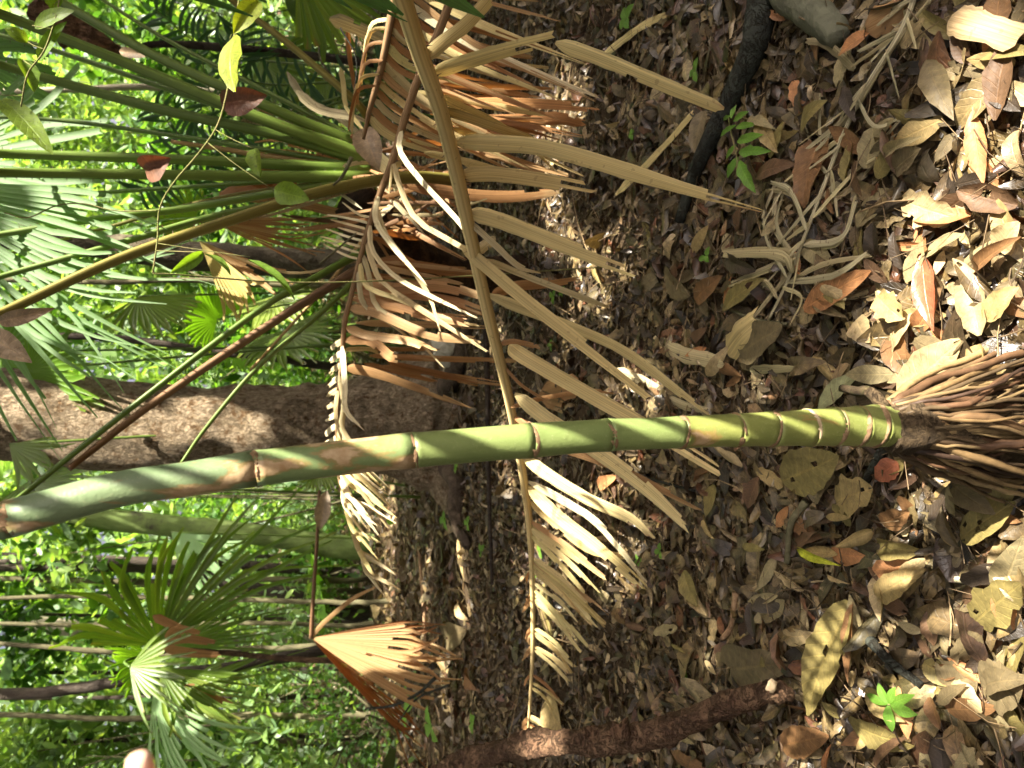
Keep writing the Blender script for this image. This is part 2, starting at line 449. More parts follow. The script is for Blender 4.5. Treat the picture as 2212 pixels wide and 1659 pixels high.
# surface roots of that tree
M_ROOTB = bark_mat('root_bark', [(.035, .025, .018), (.09, .065, .045), (.15, .11, .07)], 16, (1, 1, 1), moss=(.045, .05, .02), mossamt=.35)
def gpath(pts, h):
    return np.array([G(x, y, h) for x, y in pts])
for pts, r0 in (([(960, 850), (985, 800), (1000, 745), (1012, 700)], .10), ([(950, 990), (985, 1040), (985, 1120), (1010, 1180)], .09)):
    P = spline(gpath(pts, .05), 18)
    tube('buttress_root', P, np.linspace(r0, r0 * .35, 18), M_ROOTB, big, 12, .12, seed=len(pts))
# a long limb out of the picture, so that the trunk ends in a crown
P = spline(np.array([ax[0], ax[0] + [-.1, .1, 1.6], ax[0] + [-.5, .3, 4.0], ax[0] + [-.3, .5, 6.5]]), 16)
tube('upper_trunk', P, np.linspace(.30, .14, 16), M_BARK, big, 16, .04, seed=3)
rk = W(963, 752, 5.5)
ico = []
def blob(name, c, r, mat, parent, seed, sq=(1, 1, 1), n=14, amp=.18):
    g2 = np.random.default_rng(seed)
    u = np.linspace(.02, math.pi - .02, n); v = np.linspace(0, 2 * math.pi, n * 2, endpoint=False)
    D = np.stack([np.sin(u)[:, None] * np.cos(v), np.sin(u)[:, None] * np.sin(v), np.cos(u)[:, None] * np.ones_like(v)], -1)
    f = np.ones(D.shape[:2])
    for _ in range(8):
        k = g2.normal(size=3) * 2.6; f += amp * .5 * np.sin(D @ k + g2.uniform(0, 6))
    V = np.asarray(c) + D * f[..., None] * r * np.array(sq)
    return mk(name, V.reshape(-1, 3), grid_faces(n, 2 * n, True)[:, ::-1].copy(), mat, parent, np.zeros((n * n * 2, 2)))
tag(blob('pale_fungus', rk, .10, bark_mat('fungus', [(.22, .2, .15), (.42, .39, .31), (.55, .5, .4)], 30, (1, 1, 1), crack=False), None, 4, (1.0, .7, 1.1)),
    'pale lumpy bracket of fungus on a root of the big tree', 'fungus')

# ================================================================== the ringed green palm stem on its stilt roots
def stem_mat(name, base, dark, patch, patchcol=(.50, .37, .22)):
    t = NT(name); tc = t.n('ShaderNodeTexCoord')
    n = t.noise(t.mapping(tc.outputs['Object'], (1, 1, .3)), 22, 4, .6)
    col = t.ramp(n, [(.3, dark), (.7, base)])
    fl = t.noise(tc.outputs['Object'], 220, 4, .65)
    col = t.mix(t.math('MULTIPLY', t.smooth(fl, .55, .75), .25), col, (.45, .42, .25))
    if patch:
        p = t.noise(t.mapping(tc.outputs['Object'], (1, 1, .38)), 19, 5, .62, .5)
        f = t.smooth(p, 1 - patch, 1 - patch + .035)
        rim = t.math('MULTIPLY', t.smooth(p, 1 - patch - .05, 1 - patch), .55)
        col = t.mix(rim, col, (.33, .17, .06))
        pc = t.ramp(t.noise(tc.outputs['Object'], 70, 4, .65), [(.3, (.33, .2, .09)), (.7, patchcol)])
        col = t.mix(f, col, pc)
    return t.finish(col, .42, .4, 0, None, t.math('ADD', n, fl), .35, .002)
M_ST = [stem_mat('stem_glaucous', (.175, .23, .115), (.12, .175, .085), .46), stem_mat('stem_patchy', (.20, .26, .10), (.13, .19, .075), .51),
        stem_mat('stem_green', (.205, .255, .085), (.14, .19, .06), .29), stem_mat('stem_low', (.22, .24, .065), (.14, .165, .045), .32)]
M_RING = bark_mat('leaf_scar', [(.11, .06, .035), (.22, .135, .075), (.36, .25, .14)], 60, (1, 1, 1), bdist=.004, crack=False)
M_RINGP = bark_mat('leaf_scar_pale', [(.25, .15, .08), (.5, .38, .24), (.62, .52, .36)], 60, (1, 1, 1), bdist=.004, crack=False)
SQ = [(-120, 1152, 80), (15, 1122, 80), (250, 1058, 78), (405, 1035, 77), (552, 1012, 77), (730, 990, 77), (890, 973, 76), (1140, 952, 75), (1310, 940, 70), (1470, 934, 69), (1585, 929, 72),
      (1665, 927, 75), (1745, 924, 79), (1800, 922, 83), (1850, 921, 87), (1890, 920, 91), (1932, 921, 93)]
sp_xyz = upright([(a, b) for a, b, _ in SQ], 1.0)
sp_r = np.array([.5 * w * np.dot(p - CAM, FW) / FQ for (_, _, w), p in zip(SQ, sp_xyz)])
stem_curve = spline(np.column_stack([sp_xyz, sp_r]), 600)
stem_px = spline(np.array([[a] for a, _, _ in SQ]), 600)[:, 0]
nodes = [-118, 22, 552, 890, 1140, 1310, 1470, 1585, 1665, 1745, 1800, 1850, 1890, 1930]
base_pt = sp_xyz[-1]
palm = thing('ringed_palm', (base_pt[0], base_pt[1], 0), 'slender green ringed palm stem standing on a cone of brown stilt roots', 'palm')
for a, b in zip(nodes[:-1], nodes[1:]):
    i0, i1 = np.searchsorted(stem_px, [a, b]); i1 = max(i1, i0 + 4)
    k = 14 if b - a > 100 else 7
    seg = stem_curve[np.linspace(i0, min(i1, 599), k).astype(int)]
    s = np.linspace(0, 1, k)
    rr = seg[:, 3] * (1 + .05 * np.exp(-s / .06) + .045 * np.exp(-(1 - s) / .10) - .015 * np.sin(math.pi * s))
    m = M_ST[0] if b <= 22 else M_ST[0] if b <= 552 else M_ST[1] if b <= 890 else M_ST[2] if b <= 1470 else M_ST[3]
    tube('internode', seg[:, :3], rr, m, palm, 28, .006, seed=int(b) + 200)
    # the ring of the leaf scar at the lower end
    c, r = seg[-1, :3], seg[-1, 3]
    ax_ = nrm(seg[-1, :3] - seg[-2, :3])
    tl = rng.normal(0, .10, 2); ax_ = nrm(ax_ + np.array([tl[0], tl[1], 0]))
    e1 = nrm(np.cross(ax_, [0, 1, 0])); e2 = np.cross(ax_, e1)
    th = np.linspace(0, 2 * math.pi, 36, endpoint=False); hh = .0038 if b < 1585 else .0034
    prof = [(-.3, 1.0), (.3, 1.045), (.75, 1.06), (1.1, 1.0)]
    Vr = np.array([c + ax_ * ((q - .5) * 2 * hh * (1 + .35 * math.sin(3 * t_ + b))) + (e1 * math.cos(t_) + e2 * math.sin(t_)) * r * (f + .012 * math.sin(5 * t_ + b) + .008 * rng.normal()) for q, f in prof for t_ in th])
    mk('leaf_scar_ring', Vr, grid_faces(4, 36, True), M_RINGP if b == 1745 else M_RING, palm, np.zeros((len(Vr), 2)))
# root crown and roots
M_CROWN = bark_mat('root_crown', [(.02, .014, .009), (.08, .055, .03), (.17, .12, .065)], 40, (1, 1, 1), bdist=.012, moss=(.09, .10, .03), mossamt=.38)
cz = base_pt[2]
P = np.array([base_pt + [0, 0, .020], base_pt + [0, 0, -.01], base_pt + [0, 0, -.05], base_pt + [0, 0, -.12], [base_pt[0], base_pt[1], -.02]])
tube('root_crown', spline(P, 16), spline(np.array([[.038], [.047], [.055], [.062], [.075]]), 16)[:, 0], M_CROWN, palm, 24, .10, seed=9)
M_ROOT = leaf_mat('stilt_root', [(.11, .058, .03), (.18, .115, .05), (.05, .027, .018), (.25, .175, .08), (.11, .068, .034), (.32, .22, .10), (.06, .036, .02), (.14, .098, .048), (.035, .02, .013)], False, .6, .3, 0, veins=False, mscale=18, mott=(.45, 1.35), spots=.35)
gr = np.random.default_rng(21)
for i in range(125):
    az = gr.uniform(0, 2 * math.pi); rank = gr.random()
    z0 = cz + .012 - .11 * rank ** 1.2
    sprd = gr.uniform(-.03, .10) * (1.15 - .35 * rank)
    d = np.array([math.cos(az), math.sin(az), 0])
    sd = np.array([-d[1], d[0], 0])
    p0 = np.array([base_pt[0], base_pt[1], z0]) + d * (.036 + .016 * rank)
    p3 = np.array([base_pt[0], base_pt[1], -.02]) + d * (.06 + sprd) + sd * gr.normal(0, .035)
    k1 = gr.uniform(.2, .55)
    pts = [p0, p0 * .72 + p3 * .28 + d * (.016 * k1 * 1.5) + sd * gr.normal(0, .011), p0 * .4 + p3 * .6 + d * .012 * k1 + sd * gr.normal(0, .016), p3]
    P = spline(np.array(pts), 14)
    P += np.cumsum(gr.normal(0, .0022, P.shape), axis=0)
    r0 = gr.choice([.0030, .0038, .0046, .0055, .0070])
    tube('stilt_root', P, r0 * (1 + .12 * np.sin(np.linspace(0, gr.uniform(5, 14), 14) + az)) * np.linspace(1.05, .9, 14), M_ROOT, palm, 7, .06, seed=i)
# one thick rootlet that leaves the crown and bends over to the litter
tube('side_root', spline(np.array([W(1915, 885, 1.235), W(1880, 848, 1.25), W(1850, 845, 1.33), W(1820, 838, 1.45)]), 14), np.linspace(.010, .008, 14), M_CROWN, palm, 10, .1, seed=3)

# ================================================================== dead palm fronds
CREAM = [(.62, .51, .23), (.55, .44, .20), (.67, .57, .28), (.52, .39, .165), (.62, .50, .235), (.57, .49, .21)]
BROWN = [(.33, .17, .07), (.40, .23, .10), (.28, .14, .055), (.44, .29, .14), (.36, .21, .09)]
PALE = [(.60, .54, .34), (.56, .47, .27), (.64, .56, .36), (.50, .40, .21)]
M_CR = strip_mat('leaflet_cream', CREAM, trans=.22, tipcol=(.30, .16, .08), endfade=1.15)
M_BR = strip_mat('leaflet_brown', BROWN, trans=.30, tmul=(1.4, .85, .4), tipcol=(.45, .33, .17), endfade=1.0)
M_PA = strip_mat('leaflet_pale', PALE, trans=.22, tipcol=(.42, .27, .12), endfade=1.1)
M_GREYL = strip_mat('leaflet_weathered', [(.40, .35, .21), (.52, .46, .29), (.30, .24, .13), (.48, .41, .22)], trans=.12, streak=(.4, 1.3), spots=.5)
M_RACH = strip_mat('rachis_tan', [(.70, .53, .25)], trans=0, streak=(.7, 1.15), rough=.6, spots=.35, spec=.15)
M_RACHB = strip_mat('rachis_brown', [(.26, .16, .085)], trans=0, streak=(.4, 1.5), rough=.75, spots=.5, spec=.1)
gl = np.random.default_rng(5)
def leaflet(parent, pts, d0, d1, wq, mat, tilt=None, end=.35, fold=.16, name='leaflet', n=17, ragged=.5, base=.22, lo=False):
    """a leaflet through picture points; depth runs from d0 to d1 (metres), wq is its width in picture pixels"""
    q = spline(np.array(pts, float), n); t = np.linspace(0, 1, n)
    dd = d0 + (d1 - d0) * t if np.isscalar(d1) else np.interp(t, np.linspace(0, 1, len(d1)), d1)
    P = np.array([W(a, b, c) for (a, b), c in zip(q, dd)])
    if lo:
        P[:, 2] = np.maximum(P[:, 2], ground_h(P[:, 0], P[:, 1]) + .02)
    T = nrm(np.gradient(P, axis=0)); view = nrm(CAM - P)
    S = nrm(np.cross(T, view))
    if tilt is None: tilt = gl.uniform(-.7, .7)
    tw = tilt + gl.normal(0, .25) * (t - .3)
    side = S * np.cos(tw)[:, None] + np.cross(T, S) * np.sin(tw)[:, None]
    prof = np.minimum(1, base + (1 - base) * (t / .09) ** .8)
    tail = np.clip((t - .70) / .30, 0, 1)
    prof = prof * (1 - (1 - end) * tail ** 1.3) * (1 - .12 * t) * (1 + .012 * gl.normal(size=n))
    w = wq * np.array([np.dot(p - CAM, FW) for p in P]) / FQ / max(.55, abs(math.cos(tilt))) * prof
    V, F, uv = ribbon(P, w * .80, side, fold, 5, .03, gl, ragged * wq * d0 / FQ)
    F = F.reshape(n - 1, 4, 4)
    keep = np.ones((n - 1, 4), bool)
    if wq > 9:                               # split and frayed towards the tip
        for c in range(4):
            if gl.random() < .34: keep[int(gl.uniform(.74, .99) * (n - 1)):, c] = False
        if gl.random() < .5: keep[int(gl.uniform(.35, .9) * (n - 1)), gl.choice([0, 3])] = False
        keep[:, gl.integers(1, 3)] = True
    F = F[keep]
    return mk(name, V, F, mat, parent, uv, smooth=False)
def rachis(parent, pts, wpx, mat, n=60, name='rachis', flat=.85):
    A = spline(np.array(pts, float), n)
    P = np.array([W(a, b, c) for a, b, c in A])
    w = np.interp(np.linspace(0, 1, n), np.linspace(0, 1, len(wpx)), wpx)
    r = (.6 if mat is M_RACH else .45) * w * A[:, 2] / FQ
    return tube(name, P, r, mat, parent, 12, .02, flat), A
def at_s(A, s):
    return A[int(np.clip(s, 0, 1) * (len(A) - 1))]
# -------- frond 1: the tan one that crosses the whole picture
R1 = [(820, -140, 1.12), (870, 0, 1.25), (905, 110, 1.38), (945, 220, 1.5), (975, 330, 1.65), (1001, 440, 1.8), (1030, 570, 2.0), (1060, 700, 2.2), (1085, 800, 2.38), (1105, 890, 2.55), (1125, 1000, 2.75),
      (1140, 1100, 2.95), (1148, 1200, 3.15), (1151, 1300, 3.35), (1151, 1400, 3.52), (1147, 1480, 3.66), (1140, 1590, 3.8)]
f1 = thing('dead_palm_frond', W(1140, 1590, 3.8) * [1, 1, 0], 'long tan dead palm frond slanting down behind the green stem, broad drooping leaflets', 'palm frond')
ra, A1 = rachis(f1, R1, [42, 40, 36, 33, 31, 29, 26, 24, 21, 19, 17, 15, 12, 11, 9, 7, 4], M_RACH)
D1 = lambda y: float(np.interp(y, [p[1] for p in R1], [p[2] for p in R1]))
X1 = lambda y: float(np.interp(y, [p[1] for p in R1], [p[0] for p in R1]))
for pts, d0, d1, w, m, tl, en in [
    ([(932, 158), (1060, 118), (1203, 80)], 1.45, 1.50, 40, M_CR, .25, 1.0),
    ([(1200, 92), (1300, 128), (1420, 178), (1558, 235)], 1.50, 1.52, 40, M_CR, .2, .85),
    ([(976, 306), (1070, 310), (1168, 318), (1290, 350), (1460, 402), (1638, 452)], 1.64, 1.72, 46, M_CR, .1, .30),
    ([(992, 380), (1060, 376), (1160, 388), (1278, 410)], 1.73, 1.74, 42, M_CR, .15, .95),
    ([(1012, 458), (1090, 480), (1220, 530), (1366, 585)], 1.84, 1.86, 45, M_CR, -.1, .85),
    ([(994, 530), (1060, 585), (1150, 660), (1260, 745), (1402, 858)], 1.95, 1.98, 36, M_CR, .3, .7),
    ([(1050, 635), (1130, 668), (1230, 705), (1350, 760), (1470, 850), (1530, 895)], 2.10, 2.05, 30, M_CR, .35, .4),
    ([(1100, 745), (1135, 772), (1290, 862), (1420, 935), (1555, 1018)], 2.24, 2.05, 42, M_CR, -.2, .75),
    ([(1112, 850), (1180, 905), (1260, 955), (1390, 1050), (1492, 1146)], 2.45, 2.25, 42, M_CR, .2, .5),
    ([(1118, 905), (1200, 960), (1330, 1010), (1520, 1105)], 2.58, 2.3, 28, M_BR, .4, .5),
    ([(1128, 985), (1190, 1030), (1270, 1078), (1360, 1120), (1412, 1168)], 2.73, 2.55, 34, M_CR, .1, .6),
    ([(1140, 1050), (1200, 1110), (1290, 1180), (1398, 1275)], 2.85, 2.65, 34, M_CR, -.2, .8),
    ([(1140, 1040), (1230, 1090), (1300, 1140), (1418, 1280)], 2.83, 2.7, 22, M_PA, .4, .8),
    ([(1146, 1085), (1200, 1130), (1280, 1190), (1385, 1205)], 2.93, 2.8, 24, M_CR, .2, .6),
    ([(1145, 1135), (1190, 1165), (1240, 1200), (1305, 1250)], 3.02, 2.95, 26, M_CR, .1, .6),
    ([(1050, 560), (1120, 590), (1250, 640), (1320, 665)], 2.0, 2.2, 18, M_PA, .2, .3),
    ([(1003, 470), (1070, 530), (1120, 575), (1170, 590)], 1.85, 2.0, 18, M_PA, .2, .3),
    ([(1060, 640), (1110, 620), (1180, 612), (1255, 600)], 2.1, 2.2, 30, M_BR, .3, .7),
    ([(1030, 545), (1055, 525), (1075, 520)], 2.0, 2.02, 30, M_PA, .2, 1.0),
    ([(950, 235), (1040, 265), (1140, 300), (1210, 345)], 1.55, 1.8, 26, M_CR, .3, .4),
    ([(940, 205), (985, 228), (1060, 262), (1130, 310), (1200, 372)], 1.5, 1.85, 24, M_CR, .5, .3),
    ([(912, 130), (960, 90), (1010, 50), (1055, 0), (1085, -40)], 1.40, 1.35, 38, M_CR, .2, .8),
    ([(1082, 742), (1108, 738), (1145, 745), (1165, 752)], 2.28, 2.28, 16, M_BR, .2, .9),
    ([(1087, 790), (1130, 835), (1190, 870)], 2.36, 2.4, 9, M_BR, .2, .5),
    ([(1104, 880), (1165, 862), (1270, 845), (1330, 850)], 2.5, 2.5, 14, M_BR, .2, .4),
    ([(1110, 900), (1160, 935), (1200, 975)], 2.55, 2.5, 16, M_BR, .2, .6),
]:
    leaflet(f1, pts, d0, d1, w, m, tl, en)
for y in np.sort(gl.uniform(1120, 1585, 36)):       # towards the tip, shorter and shorter, straight
    f = (y - 1120) / 465
    Lq = (235 - 185 * f) * gl.uniform(.7, 1.12)
    x0, d0 = X1(y), D1(y)
    a = R(gl.uniform(36, 52))
    e = (x0 + Lq * math.cos(a), y + Lq * math.sin(a) * .95)
    leaflet(f1, [(x0, y), ((x0 + e[0]) / 2 + gl.normal(0, 2) + 3, (y + e[1]) / 2 - 4), e], d0, d0 - .16 * (1 - f), 15.5 - 9.5 * f, M_CR if gl.random() < .75 else M_BR, None, .75, n=9)
    if y > 1230 and gl.random() < .4:
        leaflet(f1, [(x0, y), (x0 - 10, y + 10), (x0 - gl.uniform(5, 24), y + 26)], d0, d0 + .1, 8, M_BR, None, .5, n=6)
# spines on its rachis
def spines(parent, A, every, L, mat, sides=(1, -1), seed=0, both=True):
    g2 = np.random.default_rng(seed); Vs, Fs = [], []
    P = np.array([W(*a[:3]) for a in A]); T = nrm(np.gradient(P, axis=0)); dist = np.concatenate([[0], np.cumsum(np.linalg.norm(np.diff(P, axis=0), axis=1))])
    for s0 in np.arange(every, dist[-1], every):
        for sd in sides:
            s = s0 + g2.uniform(-.3, .3) * every
            p = np.array([np.interp(s, dist, P[:, k]) for k in range(3)]); tt = nrm(np.array([np.interp(s, dist, T[:, k]) for k in range(3)]))
            wq = np.interp(s, dist, A[:, 3] if A.shape[1] > 3 else np.full(len(A), 10.))
            v = nrm(CAM - p); o = nrm(np.cross(tt, v)) * sd
            r = .5 * wq
            b = p + o * r * .9; tip = b + (o + tt * g2.normal(.2, .3) + v * g2.normal(0, .3)) * L * g2.uniform(.6, 1.3)
            k = L * .22; i = len(Vs)
            Vs += [b + tt * k, b - tt * k, b + v * k, tip]; Fs += [(i, i + 1, i + 3), (i + 1, i + 2, i + 3), (i + 2, i, i + 3)]
    o = mk('spines', np.array(Vs), Fs, mat, parent, smooth=False); o['kind'] = 'stuff'; return o
M_SPINE = leaf_mat('spine', [(.16, .09, .04), (.09, .05, .03)], True, .4, .4, 0, veins=False)
W1 = np.interp(np.linspace(0, 1, len(A1)), np.linspace(0, 1, 17), [42, 40, 36, 33, 31, 29, 26, 24, 21, 19, 17, 15, 12, 11, 9, 7, 4]) * A1[:, 2] / FQ
spines(ra, np.column_stack([A1, W1]), .09, .012, M_SPINE, seed=2)

# -------- frond 2: pale, arching low behind the first, leaflets combed down
R2 = [(985, -60, 2.05), (973, 0, 2.10), (943, 80, 2.16), (905, 165, 2.22), (870, 270, 2.3), (848, 346, 2.36), (822, 415, 2.42), (797, 490, 2.48), (775, 570, 2.55), (757, 645, 2.62), (744, 700, 2.68), (738, 790, 2.76), (730, 870, 2.84), (728, 950, 2.92), (735, 1050, 3.02), (757, 1130, 3.12), (778, 1190, 3.2), (800, 1240, 3.26)]
f2 = thing('dead_palm_frond', W(800, 1240, 3.26) * [1, 1, 0], 'pale dead palm frond arching low before the big tree, thin combed leaflets', 'palm frond')
rb, A2 = rachis(f2, R2, [26, 26, 25, 24, 22, 20, 18, 17, 16, 15, 15, 13, 11, 9, 8, 6, 5, 3], M_RACHB)
D2 = lambda y: float(np.interp(y, [p[1] for p in R2], [p[2] for p in R2]))
X2 = lambda y: float(np.interp(y, [p[1] for p in R2], [p[0] for p in R2]))
for pts, w, m, en in [
    ([(868, 275), (872, 330), (905, 395), (980, 470), (1010, 510)], 15, M_PA, .3),
    ([(850, 345), (868, 400), (915, 470), (985, 540), (1040, 590)], 17, M_PA, .3),
    ([(848, 350), (842, 400), (850, 425)], 8, M_PA, .4),
    ([(820, 420), (822, 470), (850, 520), (920, 605)], 15, M_PA, .3),
    ([(812, 440), (835, 500), (870, 560), (925, 640), (955, 725)], 13, M_PA, .3),
    ([(800, 480), (808, 540), (850, 590), (930, 640), (1035, 690)], 17, M_PA, .35),
    ([(790, 520), (800, 580), (835, 625), (930, 690), (1050, 745)], 20, M_PA, .3),
    ([(783, 545), (785, 600), (820, 650), (880, 700), (955, 795)], 15, M_PA, .25),
    ([(778, 560), (800, 620), (860, 650), (940, 665), (1040, 700)], 13, M_CR, .35),
    ([(775, 570), (772, 620), (795, 660), (840, 700), (900, 745)], 14, M_PA, .35),
    ([(765, 600), (850, 615), (940, 620), (1038, 640)], 34, M_BR, .9),
    ([(762, 625), (850, 640), (960, 652), (1040, 668)], 30, M_BR, .9),
    ([(757, 645), (840, 668), (920, 685), (1010, 695)], 34, M_BR, .9),
    ([(752, 665), (830, 690), (930, 712), (1040, 722)], 26, M_BR, .8),
    ([(748, 705), (800, 715), (880, 735), (938, 755)], 32, M_BR, .9),
    ([(744, 735), (790, 745), (830, 765), (868, 775)], 28, M_BR, 1.0),
    ([(744, 755), (790, 755), (815, 762)], 14, M_CR, .8),
    ([(742, 795), (800, 803), (880, 830), (960, 860), (1022, 884)], 24, M_BR, .25),
    ([(738, 740), (742, 830), (755, 880), (790, 945)], 16, M_PA, .3),
    ([(733, 800), (738, 880), (752, 930), (800, 990)], 17, M_PA, .3),
    ([(730, 840), (732, 900), (745, 960)], 14, M_PA, .4),
]:
    dd = D2(pts[0][1]); pts = [pts[0]] + [(a + gl.normal(0, 7), b + gl.normal(0, 7)) for a, b in pts[1:]]; leaflet(f2, pts, dd, dd - gl.uniform(-.1, .3), w * gl.uniform(.75, 1.15), m, None, en, n=12)
for y in np.sort(gl.uniform(900, 1225, 24)):
    f = (y - 900) / 325; x0, d0 = X2(y), D2(y)
    L = gl.uniform(130, 250) * (1 - .45 * f)
    a = R(gl.uniform(40, 66))
    leaflet(f2, [(x0, y), (x0 + .10 * L, y + .34 * L), (x0 + .38 * L * math.cos(a) + .08 * L, y + .62 * L * math.sin(a) + .04 * L), (x0 + L * math.cos(a), y + L * math.sin(a))], d0, d0 - gl.uniform(-.05, .25), gl.uniform(8, 14), M_PA if gl.random() < .8 else M_CR, None, .25, n=12)
for y in np.linspace(735, 945, 9):          # short stubs on the upper side
    x0, d0 = X2(y), D2(y)
    leaflet(f2, [(x0, y), (x0 - 14, y + 8), (x0 - 26, y + gl.uniform(10, 26))], d0, d0 + .08, 16, M_PA, .3, .9, n=6, base=.5)
for y in np.linspace(470, 560, 8):          # split fringe on the upper side near the clump
    x0, d0 = X2(y), D2(y)
    leaflet(f2, [(x0, y), (x0 - 30, y - 8), (x0 - gl.uniform(60, 95), y - gl.uniform(12, 34))], d0, d0 + .12, 7, M_PA, .3, .5, n=6)

# -------- frond 3: brown, with long translucent leaflets hanging behind frond 1
R3 = [(870, -90, 2.2), (848, 20, 2.25), (838, 75, 2.28), (825, 140, 2.33), (812, 190, 2.38), (798, 240, 2.45), (785, 300, 2.5)]
f3 = thing('dead_palm_frond', W(785, 300, 2.5) * [1, 1, 0], 'short brown palm frond stalk behind the tan frond with long backlit leaflets', 'palm frond')
rc, A3 = rachis(f3, R3, [26, 24, 22, 20, 18, 15, 10], M_RACHB, 30)
for k, y in enumerate(np.linspace(-60, 250, 17)):
    x0 = float(np.interp(y, [p[1] for p in R3], [p[0] for p in R3])); d0 = float(np.interp(y, [p[1] for p in R3], [p[2] for p in R3]))
    L = gl.uniform(360, 500) * (1 - .3 * (y + 60) / 310)
    a = R(gl.uniform(24, 40))
    pts = [(x0, y), (x0 + 40, y + 40), (x0 + .45 * L * math.cos(a), y + .5 * L * math.sin(a)), (x0 + L * math.cos(a * .8), y + L * math.sin(a * .9))]
    leaflet(f3, pts, d0, d0 + .12, gl.uniform(15, 25), [M_CR, M_BR, M_PA, M_BR][k % 4], None, .25, n=12)
for k in range(26):                           # the broken brown leaflets heaped behind the first frond
    x0, y = gl.uniform(870, 960), gl.uniform(-40, 330); L = gl.uniform(150, 340); a = R(gl.uniform(2, 30))
    leaflet(f3, [(x0, y), (x0 + .5 * L * math.cos(a), y + .5 * L * math.sin(a) + gl.normal(0, 4)), (x0 + L * math.cos(a), y + L * math.sin(a))], 2.5, gl.uniform(2.5, 2.75), gl.uniform(10, 22), [M_BR, M_BR, M_CR][k % 3], None, .5, n=10)
for k in range(16):
    x0, y = gl.uniform(760, 850), gl.uniform(560, 800); L = gl.uniform(140, 300); a = R(gl.uniform(0, 18))
    leaflet(f3, [(x0, y), (x0 + .5 * L * math.cos(a), y + .5 * L * math.sin(a)), (x0 + L * math.cos(a), y + L * math.sin(a))], 3.0, gl.uniform(3.0, 3.3), gl.uniform(9, 20), M_BR, None, .6, n=10)
for y in (40, 60, 90, 130, 160, 185):        # curled dry leaflets on the other side
    x0 = float(np.interp(y, [p[1] for p in R3], [p[0] for p in R3]))
    leaflet(f3, [(x0, y), (x0 - 40, y + 10), (x0 - 55, y + gl.uniform(40, 80)), (x0 - 60, y + gl.uniform(90, 130))], 2.3, 2.4, 10, M_BR if y % 20 else M_CR, None, .5, n=10)

# ================================================================== fan palms
M_PET = [strip_mat('petiole_green', [(.10, .165, .026), (.13, .195, .034), (.085, .145, .028)], rough=.4, spec=.45, trans=0, streak=(.7, 1.25), spots=.25),
         strip_mat('petiole_olive', [(.17, .15, .035), (.20, .17, .04)], rough=.45, trans=0, streak=(.6, 1.2), spots=.4),
         strip_mat('petiole_brown', [(.14, .075, .035), (.18, .10, .05)], rough=.7, trans=0, streak=(.4, 1.5), spots=.5),
         strip_mat('petiole_tan', [(.40, .30, .15), (.34, .22, .09)], rough=.6, trans=0, streak=(.6, 1.3), spots=.3)]
GREEN = [(.10, .165, .02), (.13, .195, .026), (.08, .14, .02), (.15, .205, .03)]
M_FANG = strip_mat('fan_green', GREEN, rough=.35, spec=.5, trans=.38, tmul=(1.9, 2.1, .6), streak=(.7, 1.2), spots=.3, tipcol=(.22, .12, .035), endfade=1.22)
M_FANB = strip_mat('fan_blue_green', [(.18, .29, .12), (.155, .265, .10), (.20, .31, .14)], rough=.5, spec=.35, trans=.5, tmul=(1.5, 1.9, .6), streak=(.8, 1.15), spots=.12)
M_FANY = strip_mat('fan_bright', [(.12, .24, .02), (.15, .27, .03), (.10, .21, .02)], rough=.4, spec=.4, trans=.48, tmul=(2.0, 2.1, .5), streak=(.8, 1.15), spots=.1, tipcol=(.25, .14, .04), endfade=1.25)
M_FAND = strip_mat('fan_dead_tan', [(.46, .30, .13), (.40, .24, .10), (.50, .35, .17)], rough=.6, trans=.32, tmul=(1.7, .85, .3), streak=(.55, 1.2), spots=.3)
M_FANO = strip_mat('fan_dead_orange', [(.34, .17, .065), (.40, .21, .08), (.30, .15, .06)], rough=.6, trans=.3, tmul=(1.5, .8, .3), streak=(.5, 1.2), spots=.3)
M_FANYEL = strip_mat('fan_dead_yellow', [(.50, .40, .14), (.44, .33, .10)], rough=.55, trans=.3, tmul=(1.5, 1.1, .4), streak=(.6, 1.1), spots=.2)
gf = np.random.default_rng(17)
def fan_segments(hast, axis, normal, Rr, nseg, span, split=.45, droop=.15, fold=.55, end=.25, cup=.1, jitter=.08, n=11, torn=0.0, shorten=.15, g2=gf):
    a = nrm(axis); nn = nrm(normal - a * np.dot(normal, a)); b = np.cross(nn, a)
    out = []; d = R(span) / nseg
    for i in range(nseg):
        th = -R(span) / 2 + (i + .5) * d
        dv = math.cos(th) * a + math.sin(th) * b
        tv = -math.sin(th) * a + math.cos(th) * b
        edge = abs(th) / (R(span) / 2)
        L = Rr * (1 - shorten * edge ** 2) * (1 + jitter * g2.normal())
        if torn and g2.random() < torn: L *= g2.uniform(.45, .85)
        r = np.linspace(.02, 1, n) * L; t = r / Rr
        dr = droop * (1 + .5 * g2.normal()) if droop else 0
        fr = np.clip((t - split) / max(1e-3, 1 - split), 0, 1)
        dev = R(6) * g2.normal() * fr ** 1.5
        P = hast + r[:, None] * dv + tv * (dev * r)[:, None] + nn * (cup * Rr * (t ** 2 * (edge ** 2)))[:, None] - np.array([0, 0, 1.0]) * (dr * Rr * t ** 2.2 + abs(dr) * .5 * Rr * fr ** 2)[:, None]
        w = 2 * r * math.tan(d / 2) * 1.04
        ws = 2 * split * Rr * math.tan(d / 2)
        w = np.where(t < split, w, ws * (1.15 - (1.15 - end) * fr ** 1.4))
        tw = g2.normal(0, .25) * fr
        side = tv[None] * np.cos(tw)[:, None] + nn[None] * np.sin(tw)[:, None]
        out.append(ribbon(P, w, side, fold, 3, 0, g2, .12 * ws + (.3 * ws if torn else 0)))
    return out
